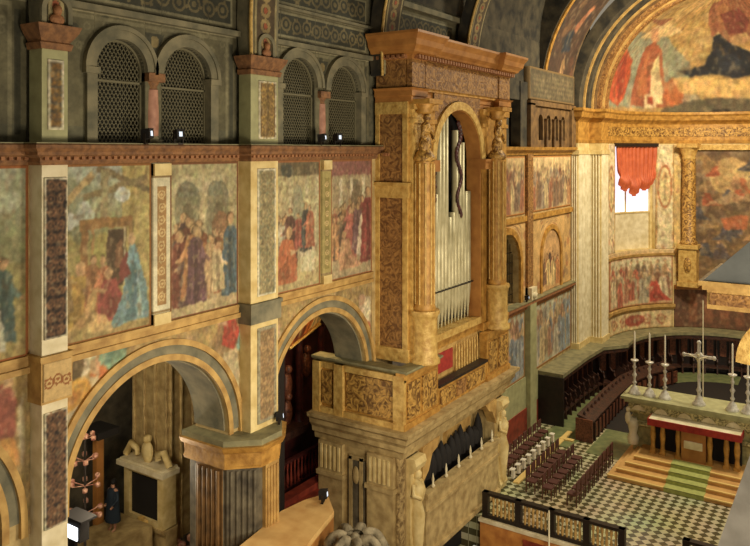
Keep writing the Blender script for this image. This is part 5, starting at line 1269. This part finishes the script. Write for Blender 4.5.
# chairs
def make_chair():
    t=thing('choir_chair',(0,0,0),'x','chair')
    b=MB(); b.box(-.2,.2,-.2,.2,.42,.48); b.build('seat', M['chair'], t)
    b=MB(); b.box(-.2,-.16,-.19,.19,.62,.95); b.build('backrest', M['chair'], t)
    for sx in (-1,1):
        for sy in (-1,1):
            b=MB(); b.box(sx*.18-.02,sx*.18+.02,sy*.18-.02,sy*.18+.02,0,.42 if sx>0 else .93); b.build('leg', M['chairw'], t)
    return t
proto=make_chair(); used=False
def place(x,y,rz,lab,grp):
    global used
    o=proto if not used else copy_tree(proto); used=True
    o.location=(x,y,ZP); o.rotation_euler=(0,0,rz); o['label']=lab; o['group']=grp
for k in range(9): place(29.2+k*.58,12.85,-PI/2,'dark chair in the row against the wall right of the organ, facing into the choir','chairs along the presbytery wall')
for k in range(7): place(28.6+k*.56,11.3,-PI/2,'dark red chair in the double row on the tiled choir floor, wall side','chairs in the double row, wall side')
for k in range(7): place(28.4+k*.56,10.55,-PI/2,'dark red chair in the double row on the tiled choir floor, altar side','chairs in the double row, altar side')
for k in range(9): place(28.4+k*.56,9.55,PI/2,'dark red chair in the single row leading towards the altar steps','chairs in the single row towards the altar')
# white-topped kneelers in front of the wall row
for k in range(9):
    b=MB(); x=29.2+k*.58; b.box(x-.08,x+.1,12.32,12.42,ZP+.06,ZP+.4); b.box(x-.12,x+.13,12.3,12.5,ZP+.4,ZP+.44); tag(b.build('kneeler', M['whitecloth']),'small white kneeler in front of the wall chairs right of the organ','kneeler','white kneelers before the wall chairs')

# ================================================================ NAVE FOREGROUND
# raised platform with straw-coloured matting between pier and organ base
PPL=[]
for u_,v_ in ((222,575),(232,552),(258,531),(281,511),(304,500),(327,493),(334,511),(313,537),(285,575)):
    d_=dirn(u_,v_); t_=-9.85/d_[2]; PPL.append((d_[0]*t_,d_[1]*t_))
PPL=PPL[::-1]
PIN=[(x_*.99+.15,y_*.99+.12) for x_,y_ in PPL]
b=MB(); b.prism(PIN,ZN,-10.0); b.build('floor_platform', M['orwood'], kind='structure')
b=MB(); b.prism(PPL,-10.0,-9.85); tag(b.build('platform_matting', M['sheet']),'straw-coloured boarded platform top between the pier and the organ base','platform')
# small spot lamps beside the platform
def spotlamp(x,y,z,lab,rz=0.,grp='black floodlights',s=1.):
    t=thing('floodlight',(x,y,z),lab,'lamp',grp)
    f=local(x,y,rz)
    b=MB(f); b.box(-.14*s,.14*s,-.03,.03,z,z+.03); b.box(-.14*s,-.12*s,-.03,.03,z,z+.3*s); b.box(.12*s,.14*s,-.03,.03,z,z+.3*s); b.build('bracket', M['iron'], t)
    b=MB(f); b.prismx([(-.16*s,z+.18*s),(.12*s,z+.12*s),(.14*s,z+.42*s),(-.14*s,z+.46*s)],-.12*s,.12*s); b.build('housing', M['black'], t)
    b=MB(f); b.prismx([(-.17*s,z+.24*s),(-.15*s,z+.24*s),(-.14*s,z+.38*s),(-.155*s,z+.38*s)],-.05*s,.05*s); b.build('lens', M['lampw'], t)
spotlamp(11.38,13.72,.13,'black floodlight on the cornice left of the nearer pink column',.35,s=.8)
spotlamp(12.32,13.72,.13,'black floodlight on the cornice right of the nearer pink column',-.3,s=.8)
spotlamp(17.95,13.75,.13,'black floodlight with lit lens on the cornice left of the second pink column',.3,s=.8)
spotlamp(18.75,13.75,.13,'black floodlight on the cornice right of the second pink column',-.3,s=.85)
spotlamp(16.7,12.75,-9.85,'small dark lamp on the platform beside the organ base',.4,s=.8)
spotlamp(15.62,13.42,-7.45,'small lamp on the ledge of the gilded pier capital',.6,s=.7)
spotlamp(34.1,13.75,-7.3,'small lamp on the ledge of the presbytery wall',.2,s=.7)
# carved canopy crown at the bottom edge
cx,cy=15.75,11.0
t=thing('pulpit_canopy',(cx,cy,ZN),'weathered carved stone canopy crown with scrolls at the bottom edge before the organ base','canopy')
b=MB(); b.lathe([(.3,ZN),(.3,-12.5),(1.0,-12.2),(1.15,-11.6),(1.2,-11.3),(.9,-11.2)],(cx,cy,0),16); b.build('body', M['greycarve'], t)
b=MB(); b.lathe([(.95,-11.3),(.85,-10.9),(.6,-10.5),(.3,-10.25),(.12,-10.1),(.2,-9.95),(.05,-9.8)],(cx,cy,0),16); b.build('dome', M['greycarve'], t)
for k in range(7):
    a=2*PI*k/7+.3; pts=[]
    for s in np.linspace(0,1,12): r=1.05-.75*s; pts.append((cx+r*math.cos(a),cy+r*math.sin(a),-11.0+1.15*math.sin(s*PI*.62)+.0))
    b=MB(); b.tube(pts,[.16,.17,.16,.14,.13,.12,.12,.11,.1,.12,.14,.16],8); b.blob((cx+1.05*math.cos(a),cy+1.05*math.sin(a),-10.95),.2,8); b.blob((cx+.35*math.cos(a),cy+.35*math.sin(a),-9.95),.14,8); b.build('scroll_rib', M['greycarve'], t)
# white-topped table on the nave floor
t=thing('side_table',(24.5,12.0,ZN),'small table with bright white top below the organ gallery','table')
q=[wy(440,534,11.5)]
x0=23.3
b=MB(); b.box(x0,x0+1.3,11.15,11.95,-14.35,-14.28); b.build('table_top', M['white2'], t)
for sx in (x0+.08,x0+1.22):
    for sy in (11.22,11.88):
        b=MB(); b.box(sx-.03,sx+.03,sy-.03,sy+.03,ZN,-14.35); b.build('leg', M['chairw'], t)
# thin candle pole before the presbytery wall
b=MB(); p=wx(549,512,25.0); b.lathe([(.2,ZN),(.2,ZN+.05),(.03,ZN+.1),(.03,p[1]),(.0,p[1]+.08)],(25.0,p[0],0),8); tag(b.build('candle_pole', M['white']),'thin white pole standing before the orange-lit stone wall','pole')
# grey stone canopy top bottom right
t=thing('stone_canopy',(20,3.2,ZN),'plain pale grey sloping stone hood at the lower right edge','canopy')
def pt(u,v,X): y,z=wx(u,v,X); return (X,y,z)
A=pt(751,452,16.); Bq=pt(712,562,16.); 
b=MB(); ya,za=A[1],A[2]; yb,zb=Bq[1],Bq[2]
sl=(yb-ya)/(za-zb); zlow=ZN
b.prismx([(ya,za),(ya-1.6,za),(ya-1.6-sl*3,za-3.0),(ya+sl*3.0,za-3.0)],16.,18.); b.build('hood', M['greystone'], t)
b=MB(); b.box(16.2,17.8,ya-1.6,ya+.1,ZN,za-3.0); b.build('shaft', M['greystone'], t)
# gabled canopy with grey roof right edge
t=thing('pulpit_roof',(22.5,1.8,ZN),'grey roofed canopy with gilded entablature at the right edge','canopy')
X=21.0; yl,zl=wx(703,285,X)
zt=wx(750,243,X)[1]
rise=(1.2)
def pyr(z0,z1,e): 
    x0,x1,y0,y1=X-e,X+3.4+e,-.4-e,yl+e; xm,ym=(x0+x1)/2,(y0+y1)/2
    return [(x0,y0,z0),(x1,y0,z0),(x1,y1,z0),(x0,y1,z0),(xm,ym,z1)],[(3,2,1,0),(0,1,4),(1,2,4),(2,3,4),(3,0,4)]
b=MB(); v_,f_s=pyr(zl+.12,zl+.12+2.0,.0); b.add(v_,f_s); b.build('roof', M['lead'], t)
b=MB(); b.box(X-.1,X+3.5,-.5,yl+.1,zl,zl+.12); b.box(X-.02,X+3.4,-.4,yl+.02,zl-.12,zl); b.box(X+.1,X+3.3,-.3,yl-.08,zl-.62,zl-.12); b.build('entablature', M['ochre'], t)
b=MB(); b.box(X+.06,X+.1,-.2,yl-.15,zl-.5,zl-.2); b.build('frieze', M['browncarve'], t)
b=MB()
for k in range(16):
    a0=PI/2*k/16; a1=PI/2*(k+1)/16; ye=yl-.75
    b.add([(X+.15,ye-1.2+1.2*math.sin(a0)-0,zl-.62-1.3*(1-math.cos(a0))),(X+.15,ye-1.2+1.2*math.sin(a1),zl-.62-1.3*(1-math.cos(a1))),(X+.15,ye-1.6,zl-2.1),
           (X+.6,ye-1.2+1.2*math.sin(a0),zl-.62-1.3*(1-math.cos(a0))),(X+.6,ye-1.2+1.2*math.sin(a1),zl-.62-1.3*(1-math.cos(a1))),(X+.6,ye-1.6,zl-2.1)],[(0,2,1),(3,4,5),(0,1,4,3)])
b.build('bracket_arch', M['goldpale'], t)
b=MB(); b.box(X+.2,X+3.2,-.4,yl-2.4,ZN,zl-.62); b.build('support', M['ochre'], t)

# ================================================================ AISLE SEEN THROUGH THE NEAR ARCH
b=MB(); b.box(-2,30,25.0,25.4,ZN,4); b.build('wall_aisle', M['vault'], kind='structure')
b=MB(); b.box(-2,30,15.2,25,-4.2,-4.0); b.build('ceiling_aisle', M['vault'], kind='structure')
t=thing('square_pier',(19.8,22.7,ZN),'tall pale square stone pier standing in the aisle beyond the near arch','pier')
b=MB(); b.box(19,20.6,21.7,23.7,ZN,-4.2); b.build('shaft', M['tan'], t)
b=MB()
for y in (21.78,22.4,23.0,23.6): b.lathe([(.07,ZN+.5),(.07,-4.2)],(18.97,y,0),8)
for x in (19.1,19.6,20.2): b.lathe([(.07,ZN+.5),(.07,-4.2)],(x,21.68,0),8)
b.build('vertical_moulding', M['tan'], t)
b=MB(); b.box(18.94,20.7,21.6,23.8,ZN,ZN+.6); b.build('base', M['greycol'], t)
# aedicule in front of the pier
XA=18.3
t=thing('framed_shrine',(18.5,22.6,ZN),'carved stone shrine frame around a dark panel on the aisle pier','shrine')
ya,yb=wx(163,470,XA)[0],wx(124,460,XA)[0]   # right / left edges
z1=wx(143,470,XA)[1]; z0=wx(143,523,XA)[1]
b=MB(); b.box(XA,18.9,ya,ya+.3,z0,z1); b.box(XA,18.9,yb-.3,yb,z0,z1); b.box(XA,18.9,ya+.3,yb-.3,z0,z0+.2); b.box(XA,18.9,ya+.3,yb-.3,z1-.18,z1); b.build('frame', M['cream'], t)
b=MB(); b.box(XA+.12,18.9,ya+.3,yb-.3,z0+.2,z1-.18); b.build('dark_panel', M['black'], t)
b=MB(); b.box(XA-.2,18.9,ya-.2,yb+.2,z1,z1+.18); b.box(XA-.1,18.9,ya-.1,yb+.1,z1+.18,z1+.25); b.build('cornice', M['white'], t)
ym=(ya+yb)/2
b=MB()
for s in (-1,1):
    b.tube([(XA+.2,ym+s*1.2,z1+.3),(XA+.2,ym+s*.9,z1+.75),(XA+.2,ym+s*.55,z1+.62),(XA+.2,ym+s*.62,z1+.42)],.13,8)
b.blob((XA+.2,ym,z1+.6),(.15,.3,.42)); b.blob((XA+.2,ym,z1+1.08),.17); b.build('scrolled_crest', M['cream'], t)
b=MB(); b.box(XA+.1,18.9,ya-.05,yb+.05,ZN,z0); b.box(XA-.05,18.9,ya-.1,yb+.1,z0-.12,z0); b.build('pedestal', M['tan'], t)
b=MB(); b.blob((XA-.02,ym,z0+.1),(.1,.3,.16)); b.build('ornament', M['goldpale'], t)
# wooden post, candelabrum, standing figure, lamp on its stand
XP=17.0
y,_=wx(101,500,XP)
b=MB(); y+=.35; b.box(XP,XP+.3,y-.1,y+.12,ZN,wx(101,430,XP)[1]-.25); tag(b.build('wooden_post', M['orwood']),'plain ochre wooden post left of the stone pier in the aisle','post')
b=MB(); zz=wx(101,430,XP)[1]; b.box(XP-.3,XP+.6,y-.6,y+.5,zz-.25,zz); tag(b.build('dark_beam', M['black']),'dark beam resting across the ochre post in the aisle','beam')
X=15.0
y,_=wx(85,500,X)
t=thing('candelabrum',(X,y,ZN),'tall thin candelabrum with pale pink clusters inside the near arch at left','candelabrum')
b=MB(); b.lathe([(.3,ZN),(.3,ZN+.08),(.05,ZN+.2),(.035,-9.0)],(X,y,0),8); b.build('stem', M['iron'], t)
for k,zz in enumerate((-9.2,-9.9,-10.7,-11.6)):
    b=MB(); w=.28+.08*k
    for j in range(6):
        a=2*PI*j/6+k; b.blob((X+w*math.cos(a),y+w*math.sin(a),zz+.1*math.sin(j*2)),.1,6); b.tube([(X,y,zz-.1),(X+w*math.cos(a),y+w*math.sin(a),zz)],.02,5)
    b.build('flower_cluster', M['flower'], t)
# dark standing figure
ZB=-13.5
def person(x,y,h,coat,lab,rz=0):
    t=thing('person',(x,y,ZB),lab,'person')
    me=bpy.data.meshes.new('body'); s=h/1.75
    J=[(0,0,.95),(0,0,1.2),(0,0,1.42),(0,-.01,1.5),(0,-.02,1.62),( .1,0,.9),(.11,-.02,.5),(.11,0,.08),(.11,-.14,.03),(-.1,0,.9),(-.11,.02,.5),(-.11,.02,.08),(-.11,-.12,.03),
       (.19,0,1.4),(.25,-.03,1.12),(.22,-.2,.92),(.21,-.28,.88),(-.19,0,1.4),(-.25,.02,1.12),(-.24,-.12,.88),(-.23,-.18,.82)]
    E=[(0,1),(1,2),(2,3),(3,4),(0,5),(5,6),(6,7),(7,8),(0,9),(9,10),(10,11),(11,12),(2,13),(13,14),(14,15),(15,16),(2,17),(17,18),(18,19),(19,20)]
    Rr=[.15,.14,.13,.06,.1,.1,.075,.045,.04,.1,.075,.045,.04,.07,.05,.038,.04,.07,.05,.038,.04]
    c,q=math.cos(rz),math.sin(rz)
    me.from_pydata([(x+s*(a*c-b_*q),y+s*(a*q+b_*c),ZB+s*z) for a,b_,z in J],E,[])
    o=bpy.data.objects.new('body',me); COL.objects.link(o); o.parent=t; o.matrix_parent_inverse=ident(t)
    m=o.modifiers.new('skin','SKIN')
    for v,r in zip(me.skin_vertices[0].data,Rr): v.radius=(r*s,r*s*.85)
    me.skin_vertices[0].data[0].use_root=True
    m=o.modifiers.new('sub','SUBSURF'); m.levels=1; m.render_levels=2
    me.materials.append(M['skin'])
    b=MB(local(x,y,rz)); b.lathe([(.3*s,.35*s),(.24*s,.9*s),(.21*s,1.15*s),(.24*s,1.38*s),(.1*s,1.5*s)],(0,0,ZB),14,sx=1.,sy=.8); b.tube([(.19*s,0,ZB+1.4*s),(.25*s,-.03*s,ZB+1.12*s),(.22*s,-.18*s,ZB+.95*s)],[.085*s,.07*s,.06*s],8); b.tube([(-.19*s,0,ZB+1.4*s),(-.25*s,.02*s,ZB+1.12*s),(-.24*s,-.1*s,ZB+.92*s)],[.085*s,.07*s,.06*s],8); b.build('coat', coat, t)
    b=MB(local(x,y,rz)); b.blob((0,.02*s,ZB+1.68*s),(.105*s,.12*s,.1*s),10); b.build('hair', M['black'], t)
y,_=wx(113,500,17.1)
b=MB(); b.box(16.2,18.1,y-.9,y+.9,ZN,ZB); b.build('floor_aisle_step', M['tan'], kind='structure')
person(17.1,y,1.8,M['bluecoat'],'person in a long dark blue coat standing beside the ochre post under the near arch',-PI/2)
y,_=wx(76,530,12.6)
t=thing('floodlight',(12.6,y,ZN),'bright bluish-white lamp glowing at the foot of the near arch','lamp')
zl2=wx(76,528,12.6)[1]
b=MB(); b.lathe([(.4,ZN),(.05,ZN+.1),(.04,zl2-.3)],(12.6,y,0),8); b.build('stand', M['iron'], t)
b=MB(); b.box(12.5,12.8,y-.3,y+.3,zl2-.3,zl2+.3); b.box(12.4,12.9,y-.5,y+.4,zl2+.3,zl2+.36); b.build('housing', M['black'], t)
b=MB(); b.box(12.47,12.5,y-.22,y+.22,zl2-.25,zl2+.1); b.build('lens', mat('hot_lens',(235,242,255),.3,emis=(235,242,255),es=3.), t)
b=MB(); b.box(12.45,13.3,y-.6,y+.9,-12.0,zl2-.35) 
# crowded small aisle details: dark red rows of votive candles at the aisle floor
for k,(u,v) in enumerate(((96,505),(108,520),(122,536),(176,520),(188,535))):
    x,z=0,0
    d=dirn(u,v); tt_=(ZN+1.0)/d[2]; X=d[0]*tt_; Y=d[1]*tt_
    Y=min(Y,24.3)-(2.9 if k==3 else 0)-(2.4 if k==1 else 0); X=Y*d[0]/d[1]
    b=MB(); 
    for j in range(8): b.blob((X+random.uniform(-.4,.4),Y+random.uniform(-.4,.4),ZN+.5+random.uniform(0,.6)),random.uniform(.1,.2),6)
    b.lathe([(.35,ZN),(.35,ZN+.45),(.2,ZN+.5)],(X,Y,0),8)
    tag(b.build('flower_stand', M['flower']),['pot of pinkish flowers behind the tall candelabrum','pot of pinkish flowers at the coat hem of the aisle person','pot of pinkish flowers below the framed shrine','pot of reddish flowers right of the aisle pier','pot of reddish flowers beside the fluted pier foot'][k],'flowers','flower pots in the aisle')

# ================================================================ CHAPEL SEEN THROUGH THE SECOND ARCH
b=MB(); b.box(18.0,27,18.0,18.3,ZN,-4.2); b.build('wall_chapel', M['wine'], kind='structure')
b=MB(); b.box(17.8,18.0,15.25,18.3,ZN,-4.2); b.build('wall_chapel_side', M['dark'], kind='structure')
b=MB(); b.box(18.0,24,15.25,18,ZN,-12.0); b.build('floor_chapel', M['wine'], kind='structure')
ch=thing('chapel_altarpiece',(21,17.6,-12),'dark carved wooden chapel front with a gilded, yellow-lit picture, seen through the arch beside the organ','altarpiece')
zc=-10.1
b=MB(); b.box(20,24,17.2,18,zc-.2,zc); b.box(20,24,17.1,18,zc,zc+.12); b.box(20,24,17.3,18,-12,-11.8); b.build('cornice', M['stall'], ch)
for x in (20.6,21.6,22.9):
    b=MB(); b.lathe([(.2,zc+.12),(.15,zc+.4),(.14,-6.9),(.2,-6.7)],(x,17.6,0),10); b.build('column', M['wine'], ch)
for x,z in ((21.1,-8.6),(22.2,-8.1),(21.1,-9.6)):
    b=MB(); b.blob((x,17.75,z),(.25,.15,.5),10); b.blob((x,17.7,z+.6),.16,8); b.build('carved_figure', M['stallpink'], ch)
c=Canvas(0,1.7,0,1.6,.03,(216,160,70))  # gold colours brightened, so the yellow light is put into the picture
for i in range(50): c.ell(random.uniform(0,1.7),random.uniform(0,1.6),random.uniform(.05,.25),random.uniform(.05,.2),random.choice([(240,200,120),(150,80,40),(90,50,30),(226,170,80)]),.8)
c.crowd(.1,1.6,.1,.9,[(206,120,60),(240,210,150),(120,60,40)],5); c.mottle(.2,.2)
PX=20.75
painted('lit_gilt_picture',c,lambda A,B:(PX+A, 17.3-.35*B, -7.05+.85*B+.3*A),parent=ch,depth=(0,.06,.02),material=M['litgoldpaint'])
b=MB(); b.tube([(PX-.05,17.3,-7.1),(PX+1.75,17.3,-6.56)],.05,6); b.build('picture_frame', M['goldpale'], ch)
t=thing('chapel_balustrade',(20.0,16.3,-12),'low wine-red balustrade inside the arch left of the organ base','balustrade')
b=MB(); b.box(19.2,22.5,17.0,17.15,-11.0,-10.9); b.box(19.2,22.5,17.0,17.15,-12,-11.85); b.build('rail', M['wine'], t)
for x in np.arange(19.3,22.4,.2):
    b=MB(); b.lathe([(.04,-11.85),(.06,-11.6),(.03,-11.3),(.05,-11.0)],(x,17.07,0),6); b.build('baluster', M['redpanel'], t)
b=MB(); b.box(18.1,22,15.4,15.8,-12,-11.6); b.box(18.1,22,15.8,16.2,-12,-11.4); b.build('floor_chapel_step', M['redpanel'], kind='structure')

# ================================================================ CAMERA AND LIGHT
cam=bpy.data.cameras.new('camera'); co=bpy.data.objects.new('camera',cam); COL.objects.link(co)
cam.sensor_width=36; cam.lens=36*750/750; cam.shift_y=-(273-150)/750; cam.clip_end=300
co.location=(0,0,0); co.rotation_euler=(PI/2,0,YAW-PI/2)
SC.camera=co
w=bpy.data.worlds.new('world'); SC.world=w; w.use_nodes=True
w.node_tree.nodes['Background'].inputs[0].default_value=(1.,.86,.64,1); w.node_tree.nodes['Background'].inputs[1].default_value=.28
def light(kind,name,loc,energy,col,size=1.,target=None,spot=60,blend=.6):
    l=bpy.data.lights.new(name,kind); o=bpy.data.objects.new(name,l); COL.objects.link(o); o.location=loc; l.energy=energy; l.color=col
    if kind=='AREA': l.size=size
    else: l.shadow_soft_size=size
    if kind=='SPOT': l.spot_size=math.radians(spot); l.spot_blend=blend
    if target:
        from mathutils import Vector
        d=Vector(target)-Vector(loc); o.rotation_euler=d.to_track_quat('-Z','Y').to_euler()
    return o
W=(1.,.86,.64)
light('AREA','nave_lamp',(7,-3,-6),950,W,3,(13,14,-5))
light('AREA','nave_lamp',(17,-4,-4.5),1300,W,3,(24,13,-6))
light('SPOT','organ_lamp',(22,-1,-9),1500,(1.,.82,.54),.5,(24.5,12.5,-6),50)
light('AREA','presbytery_lamp',(36,3,8.5),2300,(1.,.9,.68),2.5,(36,9,-12))
light('AREA','apse_lamp',(38,4,6.5),1600,(1.,.85,.58),2,(48,9,-3))
light('POINT','apse_lamp',(41,6.5,8.0),330,(1.,.84,.56),.6)
light('SPOT','floor_lamp',(27,2,3.9),1300,(1.,.93,.76),.4,(30.5,7,-13.7),50)
light('POINT','aisle_fill',(12.5,19,-6),650,(1.,.84,.6),.5)  # unseen point light added to brighten the aisle
light('POINT','aisle_fill',(13.5,17.5,-9.5),260,(1.,.84,.6),.3)  # second unseen point light, added to bring out the standing person
light('POINT','chapel_fill',(20.6,15.9,-5.6),90,(1.,.7,.35),.2)  # unseen point light added to brighten the chapel picture
light('AREA','platform_lamp',(14,4,-4),500,W,1.5,(15.5,12.5,-9.8))
SC.view_settings.view_transform='Standard'; SC.view_settings.look='None'; SC.view_settings.exposure=0.; SC.view_settings.gamma=1.; SC.view_settings.use_curve_mapping=False
